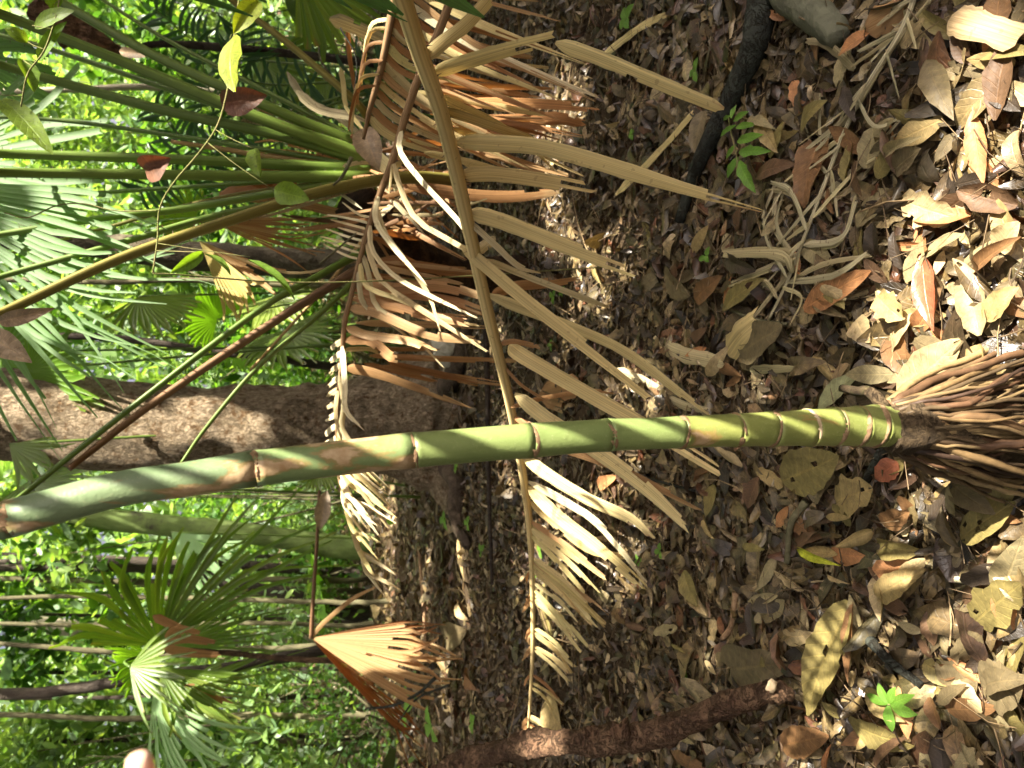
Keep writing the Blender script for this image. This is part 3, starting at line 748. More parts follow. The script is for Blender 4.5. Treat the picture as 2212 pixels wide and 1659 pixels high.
def fan(parent, hq, tq, Rr=None, nseg=18, span=110, mat=M_FANG, facing=.0, name='leaf_segment', single=False, **k):
    """a fan leaf between two picture points (x, y, depth): where its ribs meet, and the end of the middle rib"""
    h, t = W(*hq), W(*tq)
    ax_ = t - h; Rr = Rr or np.linalg.norm(ax_)
    v = nrm(CAM - h); nn = nrm(v + np.cross(nrm(ax_), v) * facing)
    segs = fan_segments(h, ax_, nn, Rr, nseg, span, **k)
    if single:
        V, F, U = join(segs); return mk(name if name != 'leaf_segment' else 'fan_blade', V, F, mat, parent, U)
    for s_ in segs: o = mk(name, *s_[:2], mat, parent, s_[2])
    return o
# -------- the spiny clump
cb = G(1062, 600)
clump = thing('spiny_fan_palm', (cb[0], cb[1], 0), 'clump of green spiny palm stalks fanning up from a dark fibrous base', 'palm')
M_FIB = bark_mat('palm_fibre', [(.015, .009, .006), (.07, .04, .022), (.16, .095, .05)], 26, (1, 1, .12), bdist=.03, bstr=1.0)
P = spline(np.array([W(1062, 600, 4.25), W(960, 590, 3.8), W(860, 540, 3.45), W(800, 480, 3.25), W(765, 430, 3.15)]), 30)
P[0, 2] = -.05
tube('fibrous_trunk', P, spline(np.array([[.12], [.11], [.12], [.13], [.09]]), 30)[:, 0], M_FIB, clump, 22, .16, seed=6)
CEN = (790, 372, 3.02)
PETS = [  # points from the outside in, depths, width, material
    ([(-60, 10), (0, 30), (250, 128), (560, 255), (790, 338)], 2.3, 22, 0), ([(60, -40), (90, -20), (330, 118), (600, 240), (770, 312)], 2.5, 19, 0),
    ([(-40, 120), (0, 140), (150, 183), (360, 240), (600, 292), (790, 345)], 2.45, 19, 0), ([(-60, 328), (0, 332), (400, 345), (790, 366)], 2.35, 19, 0),
    ([(-60, 372), (0, 373), (400, 378), (800, 384)], 2.15, 21, 0), ([(-80, 520), (0, 507), (230, 470), (400, 450), (650, 408), (800, 388)], 2.6, 16, 0),
    ([(-60, 620), (0, 598), (250, 528), (450, 470), (640, 430), (810, 392)], 2.5, 14, 0), ([(-60, 700), (0, 678), (250, 562), (500, 475), (700, 412), (870, 384), (980, 392)], 2.1, 25, 1),
    ([(20, 1095), (60, 1060), (300, 868), (560, 670), (690, 595), (800, 535)], 2.35, 15, 0), ([(150, 1012), (200, 972), (330, 872), (600, 690), (810, 560)], 2.5, 19, 2),
    ([(392, 1000), (450, 918), (560, 790), (700, 670), (780, 590)], 2.55, 12, 0), ([(470, -30), (500, 0), (620, 92), (760, 212), (800, 260)], 2.7, 14, 1),
    ([(-60, 60), (120, 110), (400, 205), (640, 285), (790, 342)], 2.75, 13, 0), ([(-60, 250), (150, 262), (420, 300), (640, 335), (800, 365)], 2.8, 12, 0), ([(-60, 430), (150, 420), (430, 402), (650, 388), (800, 380)], 2.75, 11, 0), ([(160, -40), (350, 80), (560, 190), (780, 305)], 2.85, 11, 0), ([(-60, 570), (200, 500), (460, 430), (660, 400), (800, 385)], 2.8, 10, 1),
    ([(370, 306), (480, 322), (620, 346), (790, 362)], 2.8, 12, 3), ([(540, 800), (640, 690), (720, 600), (800, 500)], 3.1, 8, 3)]
pet_objs = []
for k, (pts, dn, w, mi) in enumerate(PETS):
    n = len(pts); q = spline(np.array(pts, float), 40)
    d = dn + (CEN[2] - dn) * np.linspace(0, 1, 40) ** 1.2
    A = np.column_stack([q, d]); P = np.array([W(*a) for a in A])
    wq = w * np.linspace(.78, 1.25, 40) * (1 + .25 * np.clip(np.linspace(-4, 1, 40), 0, 1))
    rr = .54 * wq * dn * 1.05 / FQ * np.linspace(1, 1.15, 40)
    V, F, uv = tube_data(P, rr, 9, .015, .7, k)
    uv = uv * [1, .6]
    o = mk('petiole', V, F, M_PET[mi], clump, uv); pet_objs.append(o)
    if w > 11 and mi != 3:
        spines(o, np.column_stack([A, 2 * rr]), .035, .009, M_SPINE, seed=k)
# fan blades at the far ends of the stalks that still show
fan(pet_objs[5], (-230, 385, 2.85), (225, 745, 2.6), None, 34, 54, M_FANB, facing=.45, split=.66, droop=.08, fold=.35, end=.12, jitter=.10)
fan(pet_objs[3], (-150, 345, 3.0), (185, 350, 2.95), None, 22, 92, M_FANB, facing=-.5, split=.7, droop=.02, fold=.5, end=.8, torn=.4, jitter=.1)
fan(pet_objs[2], (-90, 110, 3.1), (120, 180, 3.1), None, 12, 70, M_FANB, facing=.6, split=.7, end=.7, torn=.4, droop=.03)
fan(pet_objs[11], (640, -70, 2.7), (800, 60, 2.85), None, 18, 120, M_FANG, facing=.3, split=.75, droop=.02, end=.5)
# dead leaf bases and shreds around the crown of the clump
for pts, d0, w, m in [([(640, 195), (690, 235), (760, 250), (795, 265)], 2.85, 26, M_GREYL), ([(620, 155), (660, 215), (720, 245), (790, 300)], 2.9, 20, M_GREYL), ([(520, 262), (580, 262), (680, 290), (770, 330)], 2.9, 28, M_GREYL),
                      ([(712, 40), (760, 58), (800, 75), (840, 95)], 2.6, 38, M_GREYL), ([(735, 145), (742, 185), (748, 230), (790, 290)], 2.8, 14, M_CR), ([(545, 400), (620, 385), (700, 380)], 3.0, 30, M_FANO),
                      ([(545, 230), (640, 260), (760, 320), (800, 350)], 3.0, 14, M_BR), ([(750, 60), (758, 140), (775, 230)], 2.75, 14, M_BR), ([(470, 435), (520, 405), (600, 390), (640, 395)], 3.0, 34, M_FANO),
                      ([(740, 360), (770, 352), (800, 352)], 2.7, 12, M_PA), ([(960, 225), (1080, 220), (1200, 225), (1300, 235)], 2.5, 28, M_FANO), ([(940, 255), (1050, 262), (1200, 255), (1260, 268)], 2.6, 36, M_FANO),
                      ([(960, 300), (1060, 330), (1150, 360), (1230, 380)], 2.6, 26, M_BR), ([(870, 400), (1000, 420), (1100, 425), (1200, 415)], 2.9, 34, M_BR), ([(820, 560), (900, 575), (1000, 590), (1080, 585)], 3.0, 30, M_BR),
                      ([(480, 420), (640, 440), (760, 470), (820, 500)], 3.1, 26, M_BR), ([(850, 455), (920, 440), (1000, 440)], 3.05, 20, M_GREYL), ([(800, 330), (840, 370), (860, 420)], 2.9, 40, M_GREYL)]:
    leaflet(clump, pts, d0, d0 + .1, w, m, None, .7, name='dead_leaf_base', n=10)
gk = np.random.default_rng(4)
for k in range(46):                           # shaggy skirt of dead fibre and leaf shreds at the hub
    x0, y0 = 815 + gk.normal(0, 28), gk.uniform(290, 520); L = gk.uniform(70, 230); a = gk.normal(0, .5) + (math.pi if k % 4 == 0 else 0)
    leaflet(clump, [(x0, y0), (x0 + .5 * L * math.cos(a), y0 + .5 * L * math.sin(a) + gk.normal(0, 8)), (x0 + L * math.cos(a), y0 + L * math.sin(a) + gk.normal(0, 10))], gk.uniform(2.85, 3.2), gk.uniform(2.9, 3.3), gk.uniform(5, 16), [M_BR, M_FANO, M_PET[2], M_GREYL, M_BR][k % 5], None, .5, name='dead_leaf_base', n=8)
# hanging dead fan leaves of the clump
dead1 = thing('dead_fan_leaf', W(780, 520, 3.1) * [1, 1, 0], 'folded yellow dead fan leaf hanging among the spiny stalks', 'palm leaf', 'dead fan leaves')
fan(dead1, (430, 520, 2.95), (540, 665, 2.95), None, 10, 34, M_FANYEL, facing=.5, split=.8, droop=0, end=.5, fold=.7, torn=.3, shorten=0)
fan(dead1, (430, 520, 2.98), (640, 640, 3.05), None, 7, 22, M_FAND, facing=-.8, split=.7, droop=0, end=.5, fold=.7, torn=.5)
leaflet(dead1, [(430, 520), (520, 560), (640, 590), (790, 560)], 2.97, 3.1, 8, M_PET[3], .1, .9, name='petiole')
dead2 = thing('dead_fan_leaf', W(800, 520, 3.1) * [1, 1, 0], 'shredded brown dead fan leaf drooping under the thick olive stalk', 'palm leaf', 'dead fan leaves')
fan(dead2, (455, 478, 3.0), (700, 520, 3.1), None, 16, 40, M_BR, facing=.6, split=.5, droop=.02, end=.3, fold=.6, torn=.4)
leaflet(dead2, [(455, 478), (560, 470), (700, 430), (800, 400)], 3.0, 3.05, 9, M_PET[3], .1, .9, name='petiole')
dead3 = thing('dead_fan_leaf', W(790, 380, 3.1) * [1, 1, 0], 'tan dead fan leaf spread behind the green stalks of the clump', 'palm leaf', 'dead fan leaves')
fan(dead3, (790, 352, 3.12), (545, 330, 3.0), None, 18, 42, M_FAND, facing=.4, split=.7, droop=0, end=.4, fold=.6, torn=.3)
leaflet(dead3, [(790, 352), (815, 368), (850, 385)], 3.12, 3.15, 9, M_PET[3], .1, .9, name='petiole')

# -------- the dead fan leaf that stands on its tips at the bottom of the picture
dead4 = thing('dead_fan_leaf', G(950, 1400), 'dry orange-tan fan leaf hanging stem up on the litter, dappled with sun', 'palm leaf')
H = (672, 1378, 5.5)
stalk = np.array([W(690, 1060, 5.2), W(684, 1180, 5.3), W(676, 1300, 5.42), W(*H)])
tube('petiole', spline(stalk, 24), np.linspace(.011, .016, 24), M_PET[2], dead4, 8)
fan(dead4, H, (945, 1345, 5.55), None, 9, 16, M_FANO, facing=.9, split=.75, droop=0, end=.5, torn=.4, fold=.8)
fan(dead4, H, (955, 1395, 5.45), None, 12, 24, M_FAND, facing=.2, split=.7, droop=0, end=.5, torn=.3, fold=.6)
fan(dead4, H, (980, 1485, 5.42), None, 16, 34, M_FAND, facing=-.5, split=.7, droop=0, end=.45, torn=.3, fold=.6)
fan(dead4, H, (895, 1592, 5.6), None, 13, 20, M_FANO, facing=-1.2, split=.8, droop=0, end=.4, torn=.3, fold=.7)
leaflet(dead4, [(672, 1378), (700, 1345), (760, 1295), (812, 1268)], 5.5, 5.4, 13, M_FAND, .2, .3, name='leaf_segment')

# -------- the green fan palm in the middle distance
fb = G(905, 1440)
fp = thing('fan_palm', (W(420, 1400, 6.6)[0], 6.4, 0), 'green fan palm with tattered browning blades beside a thin dark trunk', 'palm')
HQ = (330, 1410, 6.6)
tube('stem', spline(np.array([[W(330, 1410, 6.6)[0] + .10, 6.5, -.1], [W(330, 1410, 6.6)[0] + .04, 6.45, .8], W(420, 1405, 6.55), W(*HQ)]), 20), np.linspace(.03, .02, 20), M_FIB, fp, 8, .1)
def petiole_to(parent, hq, w, mat):
    P = spline(np.array([W(*HQ), (W(*HQ) + W(*hq)) / 2 + [0, 0, .12], W(*hq)]), 16)
    return tube('petiole', P, np.linspace(w, w * .7, 16), mat, parent, 7)
FANS = [((345, 1395, 6.5), (250, 1175, 6.2), 22, 105, M_FANG, .35, .65, .03), ((345, 1390, 6.5), (560, 1115, 6.3), 18, 50, M_FANG, .3, .6, .04), ((330, 1420, 6.5), (205, 1450, 6.2), 16, 95, M_FANY, -.3, .6, .02),
        ((345, 1440, 6.4), (470, 1560, 6.1), 16, 70, M_FANG, -.4, .6, .03), ((330, 1500, 6.2), (420, 1700, 5.8), 16, 60, M_FANB, .5, .6, .06), ((370, 1400, 6.7), (560, 1300, 6.9), 20, 90, M_FANG, .1, .35, .05),
        ((280, 1440, 6.0), (400, 1470, 5.8), 14, 120, M_FANG, .2, .35, .05), ((380, 1490, 6.7), (570, 1500, 6.7), 16, 80, M_FANG, .2, .4, .05)]
for hq, tq, ns, spn, m, fc, spl, dr in FANS:
    o = petiole_to(fp, hq, .014, M_PET[0])
    fan(o, hq, tq, None, ns, spn, m, facing=fc, split=spl, droop=dr + .10, end=.3, torn=.35, jitter=.12, n=11)
for pts in ([(345, 1392), (400, 1380), (470, 1390)], [(350, 1400), (410, 1410), (480, 1415)], [(360, 1385), (380, 1360), (430, 1368)], [(330, 1330), (370, 1350), (420, 1372)], [(400, 1480), (440, 1500), (500, 1520)]):
    leaflet(fp, pts, 6.3, 6.35, 24, M_FANO, .2, .6, name='dead_leaf_segment', n=8)
def far_fan(hq, tq, ns, span, mat, label, base=None, fc=.2, dr=.05, spl=.6, end=.3):
    """a smaller fan leaf farther back, on its own stalk"""
    h = W(*hq); b = np.array([h[0] + rng.normal(0, .3), h[1] + rng.uniform(.1, .5), -.05]) if base is None else base
    t_ = thing('fan_palm_seedling', b * [1, 1, 0], label, 'palm', 'fan palms in the understory')
    tube('petiole', spline(np.array([b, (b + h) / 2 + [0, .1, .15], h]), 14), np.linspace(.014, .008, 14), M_PET[0], t_, 6)
    fan(t_, hq, tq, None, ns, span, mat, facing=fc, split=spl, droop=dr, end=end, n=8, single=True)
    return t_
far_fan((370, 1150, 8.5), (490, 1255, 8.2), 22, 62, M_FANB, 'pale green fan leaf drooping between the thin trunks')
for hq, tq, ns, sp_, m, lb in [
    ((470, 690, 7.5), (400, 640, 7.2), 26, 230, M_FANY, 'bright backlit fan leaf above the fibrous palm trunk'), ((500, 760, 8.0), (455, 790, 7.6), 22, 200, M_FANY, 'small backlit fan leaf beside the brown spiny stalk'),
    ((590, 640, 8.5), (650, 690, 8.2), 22, 220, M_FANG, 'dark green fan leaf behind the lowest green stalk'), ((610, 715, 7.8), (640, 790, 7.4), 24, 200, M_FANG, 'green fan leaf low down near the big trunk'),
    ((60, 800, 5.4), (190, 800, 5.2), 22, 150, M_FANY, 'glowing yellow-green fan leaf in front of the big trunk'), ((0, 760, 5.8), (120, 780, 5.6), 18, 160, M_FANY, 'sunlit fan leaf above the big trunk at the picture edge'),
    ((60, 1040, 6.0), (150, 1090, 5.8), 18, 160, M_FANG, 'fan leaf below the big trunk near the mottled stem'), ((20, 960, 5.0), (110, 1010, 4.8), 10, 60, M_FANG, 'narrow green blades below the big trunk at the picture edge'),
    ((560, 130, 6.0), (660, 240, 5.8), 22, 130, M_FANG, 'deep green fan leaf behind the olive stalk'), ((700, 170, 5.6), (760, 240, 5.4), 20, 140, M_FANG, 'shaded fan leaf behind the brown frond stalk'),
    ((620, 20, 5.5), (720, 20, 5.4), 20, 160, M_FANG, 'big dark fan leaf at the top picture edge'), ((420, 480, 7.0), (340, 440, 6.8), 18, 160, M_FANG, 'fan leaf showing through between two green stalks'),
    ((300, 640, 6.5), (370, 720, 6.3), 18, 130, M_FANG, 'half hidden fan leaf behind the large pleated blade'), ((690, 1010, 7.4), (720, 1060, 7.2), 18, 150, M_FANG, 'low fan leaf at the foot of the mottled stem')]:
    far_fan(hq, tq, ns, sp_, m, lb, fc=rng.uniform(-.6, .6))

# ================================================================== trees and saplings behind
M_BK = [bark_mat('bark_mossy', [(.055, .075, .025), (.11, .155, .045), (.16, .21, .07)], 9, (1, 1, .5), moss=(.05, .045, .03), mossamt=.38, crack=False),
        bark_mat('bark_grey', [(.14, .12, .08), (.24, .22, .15), (.34, .31, .22)], 12, (1, 1, .4), crack=False),
        bark_mat('bark_dark', [(.02, .016, .012), (.055, .045, .035), (.10, .08, .06)], 14, (1, 1, .3)),
        bark_mat('bark_olive', [(.05, .045, .025), (.11, .10, .055), (.17, .155, .085)], 18, (1, 1, .4), crack=False)]
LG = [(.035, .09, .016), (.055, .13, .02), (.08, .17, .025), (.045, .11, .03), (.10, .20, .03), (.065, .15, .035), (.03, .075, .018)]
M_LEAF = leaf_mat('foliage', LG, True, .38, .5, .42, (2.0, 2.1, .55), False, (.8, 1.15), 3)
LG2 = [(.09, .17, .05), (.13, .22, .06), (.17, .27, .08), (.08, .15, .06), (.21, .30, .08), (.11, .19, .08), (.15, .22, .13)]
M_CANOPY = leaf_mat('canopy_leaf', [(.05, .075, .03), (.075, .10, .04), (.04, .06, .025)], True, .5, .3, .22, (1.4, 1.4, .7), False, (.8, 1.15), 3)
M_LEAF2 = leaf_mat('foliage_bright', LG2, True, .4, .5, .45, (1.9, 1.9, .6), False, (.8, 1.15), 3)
def leaves_at(pos, L, wr, g2, droop=.5, spread=.8, nl=4, na=3, fold=.5):
    N = len(pos)
    Ls = L * np.exp(g2.normal(0, .3, N))
    return many(*leaf_grid(pos, Ls, Ls * g2.uniform(*wr, N), g2.uniform(0, 6.283, N), g2.normal(droop, spread * .5, N), g2.normal(0, spread * .6, N), g2.normal(.3, .4, N),
                           g2.normal(fold, .3, N), (g2.uniform(.8, 1.1, N), g2.uniform(.7, 1.0, N)), nl, na, g2, .03))
gb = np.random.default_rng(31)
def clumpy(n, c, r, g2, k=9):
    """points gathered in k clumps inside an ellipsoid"""
    cc = g2.normal(size=(k, 3)); cc = cc / np.linalg.norm(cc, axis=1, keepdims=True) * g2.random((k, 1)) ** .4
    i = g2.integers(0, k, n)
    return np.asarray(c) + (cc[i] + g2.normal(0, .26, (n, 3))) * np.asarray(r)
def bg_tree(name, pts, d, wpx, mat, label, cat='tree', group=None, crown=None, leafmat=None, seed=0, limbs=2, foot=None):
    P0 = upright(pts, d)
    foot = P0[-1].copy() if foot is None else foot
    foot[2] = float(ground_h(foot[0], foot[1])) - .1
    P0 = np.vstack([P0, foot])
    top = P0[0] + (P0[0] - P0[1]) / max(1e-6, np.linalg.norm(P0[0] - P0[1])) * 1.5
    P = spline(np.vstack([top, P0]), 40)
    r = np.interp(np.linspace(0, 1, 40), np.linspace(0, 1, len(wpx) + 2), [wpx[0] * .8, *wpx, wpx[-1] * 1.1]) * .5 * d / FQ
    t_ = thing(name, foot * [1, 1, 0], label, cat, group)
    g2 = np.random.default_rng(seed + 50)
    P += np.cumsum(g2.normal(0, .006, P.shape), 0) * [1, 1, 0]
    tube('trunk', P, r, mat, t_, 12, .06, seed=seed)
    n = crown or 500
    c = P[0] + [0, 0, .8]
    for k in range(limbs):
        e = c + g2.normal(0, .5, 3); tube('limb', spline(np.array([P[2 + k], (P[1] + e) / 2 + g2.normal(0, .1, 3), e]), 8), np.linspace(r[1] * .5, r[1] * .15, 8), mat, t_, 6)
    V, F, U = leaves_at(clumpy(n, c, (1.0, .9, .8), g2), .16, (.35, .55), g2)
    mk('crown', V, F, leafmat or M_LEAF, t_, U)
    return t_
bg_tree('forest_tree', [(-60, 1085), (330, 1128), (560, 1152), (745, 1178)], 10.5, [38, 42, 44, 50], M_BK[0], 'mossy green trunk with dark blotches beside the mottled palm stem', seed=1)
bg_tree('forest_tree', [(-60, 1335), (350, 1372), (520, 1383), (690, 1388)], 12.5, [30, 34, 36, 38], M_BK[1], 'grey-green trunk just behind the hanging dry fan leaf', seed=2)
bg_tree('sapling_tree', [(-60, 1508), (0, 1500), (160, 1487), (300, 1465), (500, 1440), (720, 1400), (780, 1385)], 7.6, [20, 21, 22, 21, 22, 23, 24], M_BK[2], 'dark slender trunk leaning past the green fan palm', seed=3)
bg_tree('sapling_tree', [(-60, 1290), (300, 1285), (500, 1290), (700, 1295), (790, 1297)], 9.0, [7, 9, 10, 11, 11], M_BK[3], 'very thin sun-flecked sapling between grey trunk and mossy trunk', seed=4)
bg_tree('sapling_tree', [(-60, 1385), (340, 1420), (500, 1412), (700, 1400)], 8.6, [8, 10, 12, 14], M_BK[3], 'thin olive sapling crossing the dark slender trunk', seed=5)
bg_tree('forest_tree', [(-60, 1230), (350, 1235), (500, 1262), (620, 1285), (760, 1330)], 11.0, [14, 16, 22, 24, 26], M_BK[2], 'dark crooked trunk in the shade left of the grey trunk', seed=6)
bg_tree('forest_tree', [(-60, 1215), (400, 1218), (560, 1222), (745, 1232)], 12.0, [10, 14, 20, 22], M_BK[2], 'straight dark sapling next to the mossy trunk', seed=7)
bg_tree('forest_tree', [(-60, 500), (200, 520), (420, 545), (600, 560), (760, 570)], 7.8, [50, 54, 58, 62, 70], bark_mat('bark_blotch', [(.04, .03, .022), (.12, .10, .065), (.22, .19, .13)], 10, (1, 1, .6), moss=(.16, .15, .09), mossamt=.35), 'blotched grey-brown trunk behind the thick olive stalk', seed=8)
bg_tree('sapling_tree', [(-60, 608), (200, 612), (420, 612), (700, 625)], 8.8, [9, 10, 11, 12], M_BK[3], 'thin straight sapling below the blotched trunk', seed=9)
bg_tree('sapling_tree', [(-60, 1510), (300, 1512), (560, 1508), (700, 1505)], 10.5, [7, 8, 9, 10], M_BK[2], 'thin dark sapling right of the dark slender trunk', seed=10)
bg_tree('sapling_tree', [(-60, 1560), (300, 1575), (560, 1600), (760, 1620)], 11.5, [8, 10, 16, 24], M_BK[3], 'sapling with a swollen foot near the picture corner', seed=11)
bg_tree('sapling_tree', [(-60, 205), (300, 190), (500, 200), (700, 215)], 9.5, [12, 13, 14, 15], M_BK[1], 'pale thin trunk seen through the feathery fronds', seed=12)
bg_tree('sapling_tree', [(-60, 730), (200, 735), (480, 770), (740, 800)], 8.2, [12, 14, 16, 18], M_BK[2], 'dark sapling low behind the brown spiny stalk', seed=13)
for k, (y0, y1, d, w, lb) in enumerate([(1195, 1205, 12.5, 8, 'hair-thin dark sapling nearest the mossy trunk'), (1250, 1258, 11.0, 12, 'dark thin sapling among the trunks behind the fan palm'), (1318, 1335, 11.8, 7, 'hair-thin sapling left of the grey trunk'), (1345, 1350, 10.2, 9, 'thin brown sapling touching the grey trunk in the view'),
                                        (1450, 1452, 11.5, 8, 'hair-thin sapling behind the dark slender trunk'), (1535, 1545, 9.8, 11, 'dark thin sapling among shrubs near the corner'), (1600, 1588, 10.8, 10, 'thin dark sapling closest to the picture corner')]):
    bg_tree('sapling_tree', [(-60, y0), (300, (y0 + y1) / 2 + 6), (560, y1 - 3), (740, y1)], d, [w * .8, w, w, w * 1.1], M_BK[2 + k % 2], lb, seed=30 + k, crown=250)
# leaning rotten trunk
rot = thing('rotten_trunk', W(300, 120, 4.6) * [1, 1, 0], 'rotten orange-brown broken trunk leaning behind the upper stalks', 'trunk')
M_ROT = bark_mat('rotten', [(.04, .02, .012), (.17, .085, .05), (.30, .17, .10), (.34, .14, .06)], 22, (1, .6, .25), bdist=.04, bstr=1)
P = spline(np.array([W(75, 15, 4.2), W(140, 60, 4.25), W(200, 85, 4.3), W(262, 112, 4.4)]), 26)
tube('broken_trunk', P, spline(np.array([[.07], [.085], [.07], [.02]]), 26)[:, 0], M_ROT, rot, 18, .25, seed=2)
e = W(262, 112, 4.4); tube('lower_stub', spline(np.array([e, e + [.2, .25, -.4], [e[0] + .35, e[1] + .5, -.1]]), 12), np.linspace(.015, .03, 12), M_BK[2], rot, 10, .2, seed=4)
bone = G(300, 190) if False else W(190, 130, 4.0)
leafw = [W(170, 118, 3.6), W(210, 125, 3.6), W(245, 130, 3.62), W(312, 125, 3.65)]

# ---- shrubs of the understory, each its own
def shrub(c, r, n, L, mat, label, group, seed, stems=4, k=9):
    g2 = np.random.default_rng(seed)
    t_ = thing('shrub', (c[0], c[1], 0), label, 'shrub', group)
    base = np.array([c[0], c[1], float(ground_h(c[0], c[1])) - .05])
    for s in range(stems):
        e = np.asarray(c) + g2.normal(0, .4, 3) * r
        tube('stem', spline(np.array([base + g2.normal(0, .05, 3) * [1, 1, 0], (base + e) / 2 + g2.normal(0, .15, 3), e]), 8), np.linspace(.018, .006, 8), M_BK[3], t_, 5)
    V, F, U = leaves_at(clumpy(n, c, r, g2, k), L * g2.uniform(.9, 1.6), (.35, .6), g2)
    mk('foliage', V, F, mat, t_, U)
SHRUB = ['low leafy shrub by the swollen-footed sapling', 'leafy shrub just past the dry hanging fan leaf', 'green shrub behind the dark slender trunk', 'shrub at the foot of the crooked dark trunk', 'bright shrub between grey trunk and mossy trunk', 'shrub right behind the mossy green trunk',
         'sunlit shrub beyond the top of the mossy trunk', 'shrub seen through the blades of the fan palm', 'shrub above the drooping blue-green fan blade', 'high shrub over the crown of the fan palm', 'shrub below the mottled top of the ringed stem', 'shrub behind the shredded brown fan leaf',
         'shrub behind the brown spiny stalk', 'shrub beyond the large pleated fan blade', 'shrub above the blotched trunk', 'shrub behind the feathery palm', 'shrub between the feathery fronds and the tattered fan', 'shrub behind the tattered pale fan', 'shrub right above the big brown trunk',
         'shrub behind the top of the feathery palm', 'dark shrub behind the big fan leaf at the top edge', 'shrub behind the rotten leaning trunk', 'shrub in the top picture corner behind the vine', 'shrub low behind the crown of dead leaf bases', 'low shrub just above the base of the big tree',
         'shrub pressed against the big brown trunk', 'shrub in the bottom picture corner', 'shrub behind the fingertip']
k = 0
for (x, y, d, r, n, L) in [(760, 1580, 8.5, (1.0, .7, .5), 900, .07), (650, 1450, 10, (1.1, .8, .8), 1000, .10), (560, 1600, 9.0, (.9, .8, .9), 900, .10), (700, 1230, 11.5, (1.0, .8, .7), 900, .10),
                           (480, 1220, 12.5, (1.2, .8, 1.0), 900, .11), (640, 1090, 12, (.9, .8, .9), 900, .10), (500, 1050, 12, (1.0, .8, .9), 900, .11), (400, 1340, 11, (1.0, .8, 1.1), 900, .11), (250, 1560, 10, (1.0, .8, 1.0), 900, .12),
                           (100, 1330, 10, (1.1, .8, .9), 900, .12), (130, 1100, 9.5, (1.0, .7, .8), 800, .12), (600, 480, 8.5, (.9, .7, .7), 800, .10), (520, 700, 9.5, (1.0, .8, .8), 900, .11), (350, 650, 9.5, (1.0, .8, 1.0), 900, .12),
                           (250, 500, 10, (1.0, .8, .9), 900, .12), (450, 350, 10, (1.1, .8, .9), 900, .11), (300, 280, 11, (1.0, .8, 1.0), 900, .12), (130, 420, 10.5, (1.0, .8, .9), 900, .12), (120, 700, 9.5, (1.0, .8, .9), 900, .12),
                           (500, 150, 10, (1.1, .8, .9), 900, .12), (650, 60, 9, (.9, .7, .7), 800, .11), (350, 60, 10, (1.1, .8, .9), 900, .12), (100, 180, 10.5, (1.1, .8, .9), 900, .12), (740, 420, 8.2, (.8, .6, .5), 700, .09), (690, 780, 9.0, (.8, .6, .6), 800, .09),
                           (620, 830, 9.5, (.8, .7, .6), 700, .10), (60, 1640, 9.0, (.8, .7, .8), 700, .12), (420, 1640, 9.5, (.8, .7, .8), 700, .11)]:
    c = W(x, y, d); c[2] = max(c[2], r[2] * .6)
    shrub(c, r, n, L, M_LEAF2 if k % 3 else M_LEAF, SHRUB[k], 'understory shrubs', 100 + k); k += 1
# ---- the wood beyond, one mass
N = 34000
gd = np.random.default_rng(77)
y = gd.uniform(13, 26, N); x = gd.uniform(-.68, .68, N) * y; z = gd.uniform(-.1, 1, N) ** 1.0 * (2.2 + .40 * y)
dens = np.sin(1.9 * x + .7 * y) + np.sin(1.7 * z + 1.1 * x) + np.sin(2.3 * z - .9 * y + 1) + gd.normal(0, .8, N)
keep = dens > -2.2
pos = np.stack([x, y, z + ground_h(x, y)], -1)[keep]
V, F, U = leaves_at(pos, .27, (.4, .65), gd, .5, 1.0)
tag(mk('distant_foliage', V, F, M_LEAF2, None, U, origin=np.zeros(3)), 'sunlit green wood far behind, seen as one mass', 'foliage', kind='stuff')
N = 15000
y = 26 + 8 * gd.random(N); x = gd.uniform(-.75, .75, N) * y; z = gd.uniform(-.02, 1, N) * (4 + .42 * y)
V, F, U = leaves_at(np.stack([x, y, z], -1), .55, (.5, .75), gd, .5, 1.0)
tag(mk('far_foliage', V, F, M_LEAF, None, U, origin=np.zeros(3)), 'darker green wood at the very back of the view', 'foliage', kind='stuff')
N = 9000                                    # the same wood to both sides and behind the camera
az = gd.uniform(R(118), R(422), N); rr_ = gd.uniform(7.5, 13, N); z = gd.uniform(0, 5.0, N)
V, F, U = leaves_at(np.stack([rr_ * np.cos(az), rr_ * np.sin(az), z], -1), .6, (.5, .75), gd, .4, .9)
tag(mk('surrounding_foliage', V, F, M_CANOPY, None, U, origin=np.zeros(3)), 'leafy wood closing in beside and behind the camera', 'foliage', kind='stuff')
# ---- low green ground cover at the forest edge
N = 2600
y = gd.uniform(7.0, 15, N); x = gd.uniform(-.6, .6, N) * y; m = (np.sin(1.7 * x + y) + np.sin(2.3 * y - x) + gd.normal(0, .6, N) + .28 * (y - 10)) > .3
pos = np.stack([x, y, ground_h(x, y) + gd.uniform(.02, .28, N)], -1)[m]
V, F, U = leaves_at(pos, .08, (.4, .65), gd, .1, .8)
tag(mk('ground_cover', V, F, M_LEAF2, None, U, origin=np.zeros(3)), 'low green seedlings covering the ground under the trees', 'ground cover', kind='stuff')

